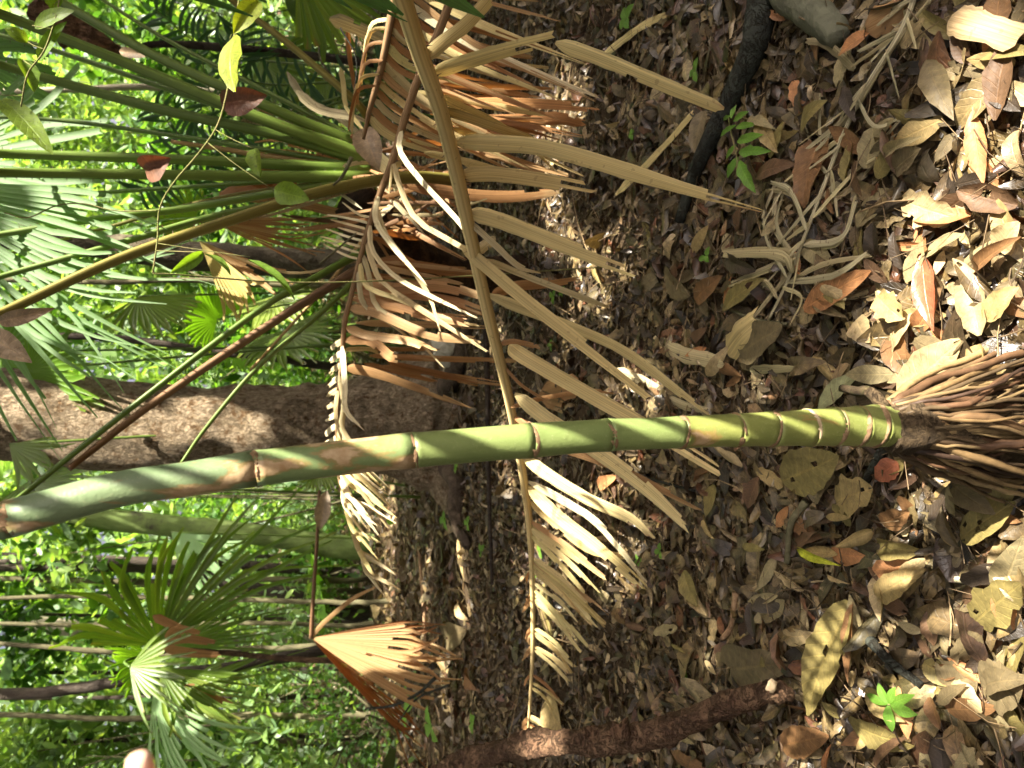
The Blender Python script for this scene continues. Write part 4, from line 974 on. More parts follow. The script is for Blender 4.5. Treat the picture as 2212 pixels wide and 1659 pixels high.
# ---- feathery palm behind the upper stalks
M_PINN = strip_mat('pinna_blue', [(.05, .10, .045), (.065, .125, .055), (.04, .09, .035)], rough=.33, spec=.55, trans=.3, tmul=(1.4, 2.2, .6), spots=.1)
pp = thing('feather_palm', (W(560, 120, 5.0)[0], 5.2, 0), 'feathery palm with blue-green leaflets behind the upper stalks', 'palm')
def feather(base, mid, tip, n, L, w, parent, mat, rm, seed):
    g2 = np.random.default_rng(seed)
    P = spline(np.array([base, mid, tip]), 40); T = nrm(np.gradient(P, axis=0))
    rc_ = tube('frond_rachis', P, np.linspace(.012, .003, 40), rm, parent, 6)
    for s in np.linspace(.12, .98, n):
        i = int(s * 39)
        for sd in (1, -1):
            sv = nrm(np.cross(T[i], nrm(CAM - P[i]))) * sd
            dirn = nrm(sv + T[i] * .55 + g2.normal(0, .08, 3) - np.array([0, 0, .15]))
            LL = L * (1 - .6 * abs(s - .35)) * g2.uniform(.9, 1.1)
            q = np.array([P[i], P[i] + dirn * LL * .5 + [0, 0, .01], P[i] + dirn * LL - [0, 0, LL * .18]])
            Q = spline(q, 6); ww = w * np.array([.35, .9, 1, .85, .55, .12])
            V, F, U = ribbon(Q, ww, np.tile(T[i] + g2.normal(0, .2, 3), (6, 1)), .5, 3)
            mk('leaflet', V, F, mat, rc_, U)
pb = np.array([W(560, 120, 5.0)[0], 5.2, .3])
for k, (m, t_) in enumerate([((520, 250, 5.0), (420, 90, 4.8)), ((560, 180, 5.0), (520, 60, 4.7)), ((480, 330, 5.2), (330, 230, 5.0)), ((560, 330, 5.0), (470, 420, 4.9)), ((500, 120, 5.3), (330, 20, 5.1)), ((420, 330, 5.0), (300, 420, 4.9))]):
    feather(pb, W(*m), W(*t_), 17, .30, .026, pp, M_PINN, M_PET[0], k)
tube('short_trunk', np.array([[pb[0], pb[1], -.1], [pb[0], pb[1], .1], pb]), np.array([.06, .05, .04]), M_FIB, pp, 10, .1)

# ---- climbing vine with backlit leaves
def soft_leaf(base, tip, width, mat, parent, name='leaf', nl=9, na=5, cup=.5, bend=.3, up=None, shape=(1, .8), wav=.04, seed=0):
    g2 = np.random.default_rng(seed); base, tip = np.asarray(base), np.asarray(tip)
    a = tip - base; L = np.linalg.norm(a); a = a / L
    n_ = nrm(CAM - base) if up is None else np.asarray(up, float); n_ = nrm(n_ - a * np.dot(n_, a)); s_ = np.cross(n_, a)
    t = np.linspace(0, 1, nl)[:, None]; s = np.linspace(-1, 1, na)[None]
    prof = np.sin(np.clip(math.pi * (.02 + .97 * t) ** shape[0], 0, math.pi)) ** shape[1]
    prof = prof * (1 + wav * g2.normal(size=(nl, na)) * (np.abs(s) > .9))
    h = .5 * width * prof
    z = cup * h * np.abs(s) * .8 - bend * L * (t - .5) ** 2 * 1.0 + .02 * width * g2.normal(size=(nl, na))
    V = base + (t * L)[..., None] * a + (h * s)[..., None] * s_ + z[..., None] * n_
    uv = np.stack(np.meshgrid((s.ravel() + 1) / 2, t.ravel()), -1).reshape(-1, 2)
    return mk(name, V.reshape(-1, 3), grid_faces(nl, na), mat, parent, uv)
M_VINE = leaf_mat('vine_leaf', [(.13, .23, .03), (.19, .27, .035), (.11, .20, .03), (.24, .29, .03)], False, .45, .4, .5, (2.0, 1.9, .5), True, (.7, 1.15), 60, spots=.5)
M_VST = bark_mat('vine_stem', [(.10, .11, .03), (.20, .20, .07), (.26, .2, .1)], 60, (1, 1, 1), crack=False)
vine = thing('climbing_vine', W(330, 600, 1.9) * [1, 1, 0], 'thin climbing vine with backlit yellow-green leaves before the stalks', 'vine')
def vpath(pts, d): return spline(np.array([W(a, b, d) for a, b in pts]), 40)
VP = list(vpath([(520, -20), (510, 40), (500, 130), (490, 200), (470, 270), (430, 330), (375, 395), (345, 450), (340, 520), (330, 590)], 1.9)) + list(vpath([(130, -10), (120, 40), (95, 110), (60, 160), (45, 230)], 1.8)) + list(vpath([(345, 455), (250, 455), (180, 440), (120, 445), (60, 470), (10, 460)], 1.9))
tube('stem', vpath([(520, -20), (510, 40), (500, 130), (490, 200), (470, 270), (430, 330), (375, 395), (345, 450), (340, 520), (330, 590)], 1.9), np.full(40, .0022), M_VST, vine, 6)
tube('stem', vpath([(130, -10), (120, 40), (95, 110), (60, 160), (45, 230)], 1.8), np.full(40, .002), M_VST, vine, 6)
tube('stem', vpath([(345, 455), (250, 455), (180, 440), (120, 445), (60, 470), (10, 460)], 1.9), np.full(40, .0018), M_VST, vine, 6)
e0 = W(330, 590, 1.9)
tube('hanging_stem', spline(np.array([e0, e0 + [.03, .25, -.5], [e0[0] + .2, e0[1] + .7, -.02]]), 20), np.full(20, .0025), M_VST, vine, 6)
for k, (b, t_, w, cu) in enumerate([((500, 75), (500, 195), 95, .2), ((560, 0), (505, 70), 55, .6), ((70, 55), (155, 20), 45, .3), ((80, 130), (140, 45), 34, .7), ((50, 125), (75, 195), 46, .6), ((5, 235), (100, 325), 70, .2) if False else ((0, 205), (112, 325), 62, .3),
                                    ((545, 320), (560, 380), 42, .6), ((590, 410), (665, 430), 62, .3), ((440, 545), (370, 590), 34, .7), ((445, 545), (500, 590), 30, .8), ((540, 555), (640, 640), 36, .8), ((60, 90), (10, 60), 36, .5), ((120, 20), (100, -30), 46, .5)]):
    dd = 1.86 + .05 * math.sin(k * 2.1)
    sc_ = dd / FQ
    vs_ = min(VP, key=lambda q_: np.linalg.norm(q_ - W(b[0], b[1], dd)))
    tube('leaf_stalk', spline(np.array([vs_, (vs_ + W(b[0], b[1], dd)) / 2 + [0, 0, .006], W(b[0], b[1], dd)]), 6), np.full(6, .0011), M_VST, vine, 5)
    soft_leaf(W(b[0], b[1], dd), W(t_[0], t_[1], dd - .03), w * .85 * sc_, M_VINE, vine, cup=cu, bend=.25, seed=k, shape=(.8, .75), up=nrm(CAM - W(*b, dd)) + rng.normal(0, .5, 3))
# dead leaves caught in the stalks
M_DL = leaf_mat('caught_leaf', [(.15, .065, .035), (.20, .09, .045), (.11, .05, .03)], False, .5, .35, .25, (1.7, .9, .4))
M_DLP = leaf_mat('caught_leaf_pale', [(.30, .21, .13), (.36, .27, .18)], False, .5, .35, .25)
for b, t_, w, d, m, lb in [((470, 225), (568, 208), 60, 2.2, M_DL, 'dark red-brown dead leaf caught on the upper green stalks'), ((305, 372), (360, 345), 58, 1.85, M_DL, 'small red-brown dead leaf caught on the vine'),
                           ((-20, 700), (102, 670), 34, 1.7, M_DLP, 'pale curled dead leaf at the edge above the big trunk'), ((-30, 720), (55, 775), 60, 1.6, M_DLP, 'pale pinkish dead leaf stuck at the picture edge'),
                           ((250, 110), (320, 118), 22, 3.4, M_DLP, 'blazing white sunlit dead leaf among the upper stalks'), ((705, 1060), (690, 1145), 34, 5.0, M_DLP, 'curled pale leaf stuck on the stalk of the dry fan leaf'),
                           ((780, 270), (815, 360), 60, 2.62, M_DLP, 'grey dead leaf lodged in the crown of the clump')]:
    P0, P1 = W(*b, d), W(*t_, d - .05)
    o = soft_leaf(P0, P1, w * d / FQ, m, None, 'caught_leaf', cup=.8, bend=.5, seed=int(w))
    tag(o, lb, 'leaf')

# ================================================================== canopy overhead, open where the sun patches fall
HOLES = []
def hole(p, r): HOLES.append((np.asarray(p, float), r))
# sun patches: stem, ground by the roots, behind the frond, big trunk, dry fan leaf, branch
for z in np.linspace(.25, 1.75, 16):
    i = int(np.argmin(np.abs(stem_curve[:, 2] - z))); hole(stem_curve[i, :3], .10)
for x, y, r in [(2080, 330, .10), (2150, 260, .12), (2030, 480, .09), (2100, 560, .13), (2180, 640, .14), (2050, 640, .10), (2200, 420, .14), (2120, 760, .11), (2190, 800, .12), (1990, 800, .07), (1900, 560, .05), (1870, 770, .04),
                (2010, 1400, .03), (2080, 1460, .04), (2180, 1420, .05), (1975, 1180, .03), (2190, 1560, .05), (1560, 1290, .02), (1790, 1400, .03)]:
    hole(G(x, y), r * .75)
for x, y, r in [(1190, 345, .12), (1200, 460, .14), (1220, 255, .12), (1255, 200, .08), (1265, 620, .09), (1240, 520, .06), (1080, 300, .08), (1170, 250, .08), (1000, 1190, .10), (880, 1290, .1), (1010, 1330, .08), (960, 1450, .12), (900, 1600, .12), (1200, 1560, .08)]:
    hole(G(x, y), r)
for x, y, r in [(60, 870, .2), (150, 900, .22), (260, 900, .17), (330, 930, .18), (60, 950, .08), (420, 880, .10), (470, 950, .10), (560, 900, .06), (250, 860, .08), (180, 850, .12)]:
    hole(upright([(x, y)], TREE_D - .33)[0], r)
for x, y, r in [(690, 1385, .10), (740, 1390, .09), (790, 1400, .08), (830, 1380, .09), (700, 1350, .06), (760, 1360, .07), (850, 1345, .06), (780, 1440, .04), (880, 1400, .06)]:
    hole(W(x, y, 5.45), r * 1.15)
for x, y, r in [(1010, 1640, .06), (1150, 1610, .05), (1240, 1610, .05), (1330, 1590, .04), (1660, 1490, .03), (320, 1652, .11)]:
    hole(W(x, y, 2.5 if x > 900 else .4), r)
for x, y, d, r in [(280, 1440, 6.0, .10), (200, 1430, 6.2, .2), (330, 1490, 6.0, .12), (380, 1560, 6.0, .08), (20, 376, 2.2, .06), (150, 378, 2.2, .06), (500, 130, 1.9, .14), (50, 130, 1.8, .12), (380, 570, 1.9, .1), (560, 420, 1.9, .12), (285, 115, 3.4, .10),
                   (940, 230, 2.6, .12), (500, 590, 2.95, .10), (540, 640, 2.95, .08), (60, 330, 2.95, .16), (140, 280, 2.95, .10), (120, 640, 2.7, .14), (240, 700, 2.65, .12), (1050, 225, 2.5, .10), (1060, 260, 2.6, .12), (730, 45, 2.6, .06), (640, 270, 2.8, .08), (700, 380, 2.9, .05), (900, 120, 1.4, .05), (740, 860, 2.85, .10), (740, 1000, 2.95, .10), (790, 1090, 3.0, .12), (840, 1170, 3.0, .10), (760, 960, 2.9, .08)]:
    hole(W(x, y, d), r)
gc = np.random.default_rng(8)
N = 26000
z = gc.uniform(5.2, 8.5, N)
tx = gc.uniform(-4.8, 4.2, N); ty = gc.uniform(-1.5, 8.6, N)
pos = np.stack([tx + SUN[0] / SUN[2] * z, ty + SUN[1] / SUN[2] * z, z], -1)
N2 = 4500                                   # the rest of the canopy, looser, over and behind the camera
pos = np.vstack([pos, np.stack([gc.uniform(-9, 5, N2), gc.uniform(-9, 9, N2), gc.uniform(4.8, 8.5, N2)], -1)]); N += N2
keep = np.ones(N, bool)
for p, r in HOLES:
    v = pos - p; al = v @ SUN; dd = np.linalg.norm(v - al[:, None] * SUN, axis=1)
    keep &= dd > r + min(.12, .03 + r)
keep &= ~((pos[:, 1] > 0) & (pos[:, 2] < CAM[2] + .36 * pos[:, 1] + .3))
V, F, U = leaves_at(pos[keep], .28, (.45, .65), gc, .2, .7)
tag(mk('overhead_canopy', V, F, M_CANOPY, None, U, origin=np.zeros(3)), 'leafy tree canopy overhead that dapples the ground with sun', 'canopy', kind='stuff')
# a live feather frond beside the stem, its comb of leaflets stripes the stem with shade
sf = thing('overhanging_frond', (.75, .88, 0), 'green feather palm frond hanging beside the camera, striping the stem with shade', 'palm frond')
lo_, hi_ = np.array([-.09, 1.0, .30]) + SUN * 1.15, np.array([-.14, 1.0, 1.95]) + SUN * 1.15
Pf = spline(np.array([hi_ + [0, .2, 0], (lo_ + hi_) / 2 + [0, .17, 0], lo_ + [0, .15, 0]]), 30)
rf = tube('frond_rachis', Pf, np.linspace(.010, .004, 30), M_PET[0], sf, 6)
for k, s in enumerate(np.linspace(.02, .98, 26)):
    p = Pf[int(s * 29)]
    for sd in (-1, 1):
        dv = np.array([.15, 1.0 * sd, -.30 + .25 * gc.normal()])
        L = .34 * gc.uniform(.8, 1.1)
        Q = spline(np.array([p, p + dv * L * .5, p + dv * L - [0, 0, .05]]), 7)
        V, F, U = ribbon(Q, np.array([.3, .9, 1, 1, .9, .6, .1]) * .028 * gc.uniform(.5, 1.2), np.tile(nrm(np.cross(dv, SUN)), (7, 1)), .3, 3)
        mk('leaflet', V, F, M_PINN, rf, U)

# ================================================================== things on the ground
M_LOGB = bark_mat('branch_bark', [(.025, .013, .008), (.09, .048, .028), (.16, .095, .055), (.26, .17, .10)], 30, (1, 1, 1), bdist=.02, bstr=1.0, moss=(.33, .23, .13), mossamt=.30)
lg = [(940, 1690, 3.05, 80), (1000, 1650, 2.95, 74), (1080, 1622, 2.78, 62), (1150, 1608, 2.62, 72), (1230, 1602, 2.5, 66), (1310, 1600, 2.36, 80), (1400, 1588, 2.22, 76), (1500, 1553, 2.1, 72), (1600, 1512, 1.99, 66), (1660, 1495, 1.93, 62), (1698, 1500, 1.905, 50), (1712, 1512, 1.9, 20)]
A = spline(np.array(lg, float), 120); P = np.array([W(a, b, c) for a, b, c, _ in A])
br = thing('fallen_branch', P[-1] * [1, 1, 0], 'thick red-brown fallen branch with flaking pale bark, its end on the litter', 'branch')
tube('branch', P, .37 * A[:, 3] * A[:, 2] / FQ, M_LOGB, br, 32, .15, seed=12)
blob('knot', W(1342, 1580, 2.24), .028, M_LOGB, br, 3, (1, .8, 1), 10, .3)
blob('knot', W(1265, 1590, 2.40), .022, M_LOGB, br, 5, (1.3, .8, .7), 10, .3)
blob('pale_scar', W(1668, 1482, 1.885), .013, M_RINGP, br, 8, (1.2, .5, 1.2), 8, .2)
# dark root and grey root in the upper right
M_BLK = bark_mat('black_root', [(.008, .009, .007), (.03, .032, .026), (.055, .06, .045)], 26, (1, 1, 1), bdist=.012, bstr=1)
A = spline(np.array([(1668, -60, 70), (1655, 0, 74), (1640, 90, 68), (1602, 180, 60), (1562, 255, 50), (1522, 335, 40), (1497, 395, 32), (1470, 480, 26)], float), 40)
P = np.array([G(a, b, .03) for a, b, _ in A]); rr = np.array([.42 * w * np.dot(p - CAM, FW) / FQ for (_, _, w), p in zip(A, P)]); P[:, 2] += rr * .3
tag(tube('surface_root', P, rr, M_BLK, None, 18, .06, seed=3), 'black furrowed root slanting over the litter at the upper edge', 'root')
M_GRN = bark_mat('grey_root', [(.05, .05, .035), (.11, .11, .075), (.17, .165, .11)], 18, (1, 1, 1), bdist=.012, bstr=1, crack=False)
A = spline(np.array([(1680, -70, 80), (1705, -10, 82), (1745, 20, 80), (1790, 55, 74), (1812, 85, 52)], float), 24)
P = np.array([G(a, b, .035) for a, b, _ in A]); rr = np.array([.45 * w * np.dot(p - CAM, FW) / FQ for (_, _, w), p in zip(A, P)])
tag(tube('surface_root', P, rr, M_GRN, None, 18, .07, seed=8), 'smooth grey-green root ending bluntly beside the black root', 'root')
# dark spiny stalk lying across
A = np.array([(1030, 480), (1045, 640), (1052, 800), (1055, 1000), (1058, 1130), (1063, 1262)], float)
P = spline(np.array([W(a, b, d) for (a, b), d in zip(A, [3.3, 3.5, 3.7, 4.0, 4.2, 4.38])]), 40)
st = tube('dead_stalk', P, np.linspace(.017, .010, 40), bark_mat('black_stalk', [(.012, .009, .008), (.04, .03, .024), (.09, .07, .055)], 40, (1, 1, 1), bdist=.004, crack=False), None, 9, .03)
tag(st, 'long black spiny palm stalk lying level behind the green stem', 'stalk')
Aq = np.column_stack([spline(A, 40), np.linspace(3.3, 4.38, 40), np.full(40, .026)])
spines(st, Aq, .04, .014, M_SPINE, sides=(-1,), seed=5)
for k, (pts, d, r, lb) in enumerate([([(735, 60), (770, 130), (760, 230)], 2.4, .003, 'thin black twig crossing the upper stalks'), ([(820, 560), (830, 640), (812, 730)], 3.2, .006, 'thin grey twig hanging before the big tree base'), ([(690, 570), (750, 520), (800, 480)], 2.5, .004, 'thin brown twig across the pale frond'),
                            ([(760, 340), (740, 380), (720, 400)], 2.6, .008, 'short mottled stick leaning in the clump crown'), ([(940, 1465), (900, 1500), (845, 1525), (790, 1530)], 5.2, .014, 'black twig leaning on the dry fan leaf'),
                            ([(970, 1480), (900, 1510), (860, 1560)], 5.2, .010, 'second black twig under the dry fan leaf'), ([(735, 190), (690, 120), (700, 40)], 3.0, .006, 'dark twig behind the brown frond stalk')]):
    P = spline(np.array([W(a, b, d + .03 * i) for i, (a, b) in enumerate(pts)]), 14)
    tag(tube('twig', P, np.linspace(r, r * .5, 14), M_BLK if 'black' in lb else M_BK[3], None, 6, .1, seed=k), lb, 'twig')
for k, (a, b, r, lb) in enumerate([((1905, 975), (1805, 1130), .011, 'dark rotten stick pointing at the stilt roots'), ((1740, 1085), (1700, 1215), .010, 'short brown stick near the yellow leaf'), ((2060, 1250), (2212, 1232), .007, 'pale stripped stick at the edge below the roots'),
                                   ((1860, 1360), (1990, 1480), .012, 'brown stick lying past the green seedling'), ((1560, 660), (1700, 700), .006, 'thin brown stalk under the round grey leaf'), ((1590, 1280), (1560, 1380), .010, 'rotten grey stick by the heart-shaped leaf'),
                                   ((1310, 1010), (1500, 1060), .006, 'twig under the tan frond leaflets'), ((1240, 1290), (1180, 1420), .012, 'tan stick beside the frond tip'), ((905, 1180), (920, 1400), .02, 'long brown stick on the far litter')]):
    p, q = G(*a, .02), G(*b, .025); mid = (p + q) / 2 + rng.normal(0, .012, 3)
    tag(tube('stick', spline(np.array([p, mid, q]), 16), r * np.linspace(1, .75, 16), [M_BLK, M_BK[3], M_RING][k % 3] if 'pale' not in lb else strip_mat('pale_stick', [(.5, .45, .28)], trans=0), None, 9, .12, seed=k), lb, 'stick')

# ---- weathered frond lying on the litter
wf = thing('weathered_frond', G(1780, 400), 'grey weathered frond with split leaflets lying flat on the litter', 'palm frond')
def gtube(name, pts, h, r0, r1, mat, parent, seed=0, n=40):
    q = spline(np.array(pts, float), n); P = np.array([G(a, b, h) for a, b in q])
    return tube(name, P, np.linspace(r0, r1, n), mat, parent, 8, .08, seed=seed)
gtube('rachis', [(1985, -40), (1950, 60), (1870, 190), (1822, 290), (1780, 400), (1735, 520), (1700, 610), (1660, 692)], .035, .0065, .0035, M_GREYL, wf, 1)
gtube('rachis', [(2010, 0), (1935, 95), (1860, 220), (1840, 245)], .03, .005, .003, M_GREYL, wf, 2)
def gleaflet(parent, pts, w, mat, h=.035, end=.5, name='leaflet', lift=.015, n=12):
    q = spline(np.array(pts, float), n); t = np.linspace(0, 1, n)
    P = np.array([G(a, b, h + lift * math.sin(3.1 * tt + w)) for (a, b), tt in zip(q, t)])
    T = nrm(np.gradient(P, axis=0)); S = nrm(np.cross(T, np.array([gl.normal(0, .25), gl.normal(0, .25), 1.0])))
    d = np.array([np.dot(p - CAM, FW) for p in P])
    ww = w * d / FQ * np.minimum(1, .4 + t / .15) * (1 - (1 - end) * np.clip((t - .4) / .6, 0, 1))
    V, F, U = ribbon(P, ww * 1.3, S, .2, 5, .10, gl, .5 * w * d[0] / FQ)
    return mk(name, V, F, mat, parent, U, smooth=False)
for pts, w in [([(1845, 150), (1790, 95), (1740, 85)], 34), ([(1825, 290), (1780, 300), (1752, 250), (1738, 235)], 14), ([(1800, 345), (1770, 300), (1775, 220)], 20), ([(1770, 430), (1880, 330), (1960, 245)], 14), ([(1755, 470), (1850, 390), (1905, 350)], 18),
               ([(1742, 500), (1710, 420), (1660, 400)], 26), ([(1720, 565), (1675, 480), (1685, 390), (1640, 470)], 20), ([(1735, 530), (1810, 520), (1860, 430)], 22), ([(1700, 600), (1660, 520), (1640, 455)], 16), ([(1700, 610), (1790, 580), (1885, 545)], 24),
               ([(1710, 590), (1690, 550), (1565, 545)], 38), ([(1680, 645), (1640, 610), (1600, 640)], 16), ([(1690, 620), (1740, 640), (1700, 700)], 10), ([(1850, 210), (1900, 250), (1980, 235)], 10), ([(1790, 380), (1755, 330), (1745, 260)], 12), ([(1870, 180), (1820, 240), (1790, 300)], 16)]:
    for j in range(2 if w > 15 else 1):
        gleaflet(wf, [pts[0]] + [(a + gl.normal(0, 7), b + gl.normal(0, 7)) for a, b in pts[1:]], w * (.5 if w > 15 else .7), M_GREYL, .03 + .012 * j)
for k in range(22):                           # straight shreds along its stalk
    s = gl.random(); i0 = np.array([(1985, -20), (1870, 190), (1780, 400), (1700, 610)]); b0 = spline(i0.astype(float), 50)[int(s * 49)]
    a = math.atan2(650, -300) + gl.choice([-1, 1]) * gl.uniform(.25, .8); L = gl.uniform(60, 170)
    gleaflet(wf, [tuple(b0), (b0[0] + .5 * L * math.cos(a), b0[1] + .5 * L * math.sin(a)), (b0[0] + L * math.cos(a), b0[1] + L * math.sin(a))], gl.uniform(5, 10), M_GREYL, .04, lift=.008, n=8)
pc = gleaflet(None, [(2052, 40), (2100, 52), (2205, 85)], 50, strip_mat('sheath', [(.42, .30, .16)], trans=.1, streak=(.4, 1.3)), .06, .95, lift=.0)
pc.name = 'palm_sheath_piece'; tag(pc, 'broad pale piece of palm sheath at the upper right corner', 'palm sheath')
for k, (pts, w, m, lb) in enumerate([([(1570, 760), (1600, 720), (1640, 685)], 44, M_CR, 'straight-cut tan leaflet piece beside the round grey leaf'), ([(1410, 735), (1470, 765), (1560, 785)], 30, M_PA, 'yellowish strip of dead leaflet below the frond'), ([(1620, 800), (1660, 798), (1715, 798)], 16, M_GREYL, 'pale splintered strip near the pale oval leaf'),
                                 ([(1330, 800), (1400, 830), (1460, 870), (1530, 890)], 22, M_PA, 'yellow dead strip under the long tan leaflet'), ([(1250, 830), (1180, 850), (1220, 870)], 44, M_BR, 'crumbling brown rotten sheath behind the frond leaflets'), ([(1330, 420), (1420, 330), (1500, 240)], 14, M_CR, 'thin tan strip beside the black root'),
                                 ([(1300, 120), (1380, 60), (1440, 30)], 14, M_CR, 'narrow tan strip at the upper edge of the litter'), ([(1870, 60), (1940, 20), (1990, -20)], 46, M_BR, 'orange-brown dead blade by the grey root')]):
    o = gleaflet(None, pts, w, m, .03, .8); o.name = 'leaflet_strip'; tag(o, lb, 'leaf strip')

# ---- fallen leaves one can point at
def lm(name, c, **k): return leaf_mat(name, [c, c], False, **{**dict(rough=.55, spec=.35, trans=.2, mscale=45, mott=(.6, 1.2), spots=.25), **k})
LM = {'grey': lm('fallen_grey', (.15, .115, .06)), 'olive': lm('fallen_olive', (.20, .16, .055)), 'tan': lm('fallen_tan', (.32, .235, .10)), 'orange': lm('fallen_orange', (.40, .19, .08), spots=.1), 'red': lm('fallen_red', (.30, .10, .05), rough=.35), 'brown': lm('fallen_brown', (.12, .068, .035)),
      'pale': lm('fallen_pale', (.28, .23, .12)), 'green': lm('fallen_green', (.33, .33, .17), spots=.05), 'beige': lm('fallen_beige', (.42, .32, .17)), 'dark': lm('fallen_dark', (.055, .04, .028), rough=.4), 'yellow': lm('fallen_yellow', (.50, .55, .05), spots=.02, trans=.4), 'umber': lm('fallen_umber', (.19, .10, .042))}
def shaped_leaf(b, t, w, mat, shape, cup, bend, parent=None, name='fallen_leaf', seed=0, h=.03, lift=0.0, nl=14, na=9, torn=0, roll=0.0):
    """a leaf lying from picture point b to picture point t on the ground"""
    g2 = np.random.default_rng(seed); p, q = G(*b, h), G(*t, h + lift)
    a = q - p; L = np.linalg.norm(a); a /= L
    up = nrm(np.array([g2.normal(0, .12), g2.normal(0, .12) - .12, 1.0])); up = nrm(up - a * np.dot(up, a)); s_ = np.cross(up, a)
    up, s_ = up * math.cos(roll) - s_ * math.sin(roll), s_ * math.cos(roll) + up * math.sin(roll)
    tt = np.linspace(0, 1, nl)[:, None]; s = np.linspace(-1, 1, na)[None]
    if shape == 'heart': prof = (np.clip(1 - tt, 0, 1) ** .55) * (.35 + .65 * np.clip(tt / .16, 0, 1) ** .5)
    elif shape == 'ovate': prof = np.sin(np.clip(math.pi * (.02 + .97 * tt) ** .8, 0, math.pi)) ** .75
    elif shape == 'lance': prof = np.sin(np.clip(math.pi * (.02 + .97 * tt) ** .85, 0, math.pi)) ** 1.0
    elif shape == 'lobed': prof = np.sin(math.pi * (.04 + .94 * tt)) ** .6 * (1 - .32 * np.cos(tt * 6 * math.pi) * .6)
    else: prof = np.minimum(1, .75 + tt) * np.ones_like(tt)
    prof = prof * (1 + .05 * g2.normal(size=(nl, na)) * (np.abs(s) > .9))
    wm = w * np.dot((p + q) / 2 - CAM, FW) / FQ
    hh = .5 * wm * prof
    k = cup * 1.3 + 1e-3
    y = np.sin(k * s) / k * hh; z = (1 - np.cos(k * s)) / k * hh
    z = z + bend * L * (.25 - (tt - .5) ** 2) + .035 * wm * np.sin(tt * 9 + g2.uniform(0, 6)) * s ** 2 + .012 * wm * g2.normal(size=(nl, na))
    back = -.12 * L * (np.abs(s) ** 1.5) * (shape == 'heart') * (tt < .25) * (1 - tt / .25)
    V = p + ((tt * L) + back)[..., None] * a + y[..., None] * s_ + z[..., None] * up
    V[..., 2] = np.maximum(V[..., 2], ground_h(V[..., 0], V[..., 1]) + .004)
    uv = np.stack(np.meshgrid((s.ravel() + 1) / 2, tt.ravel()), -1).reshape(-1, 2)
    F = grid_faces(nl, na)
    if torn:
        kill = g2.choice(len(F), torn, replace=False); F = np.delete(F, kill, 0)
    V = V.reshape(-1, 3)
    return mk(name, V, F, mat, parent, uv)
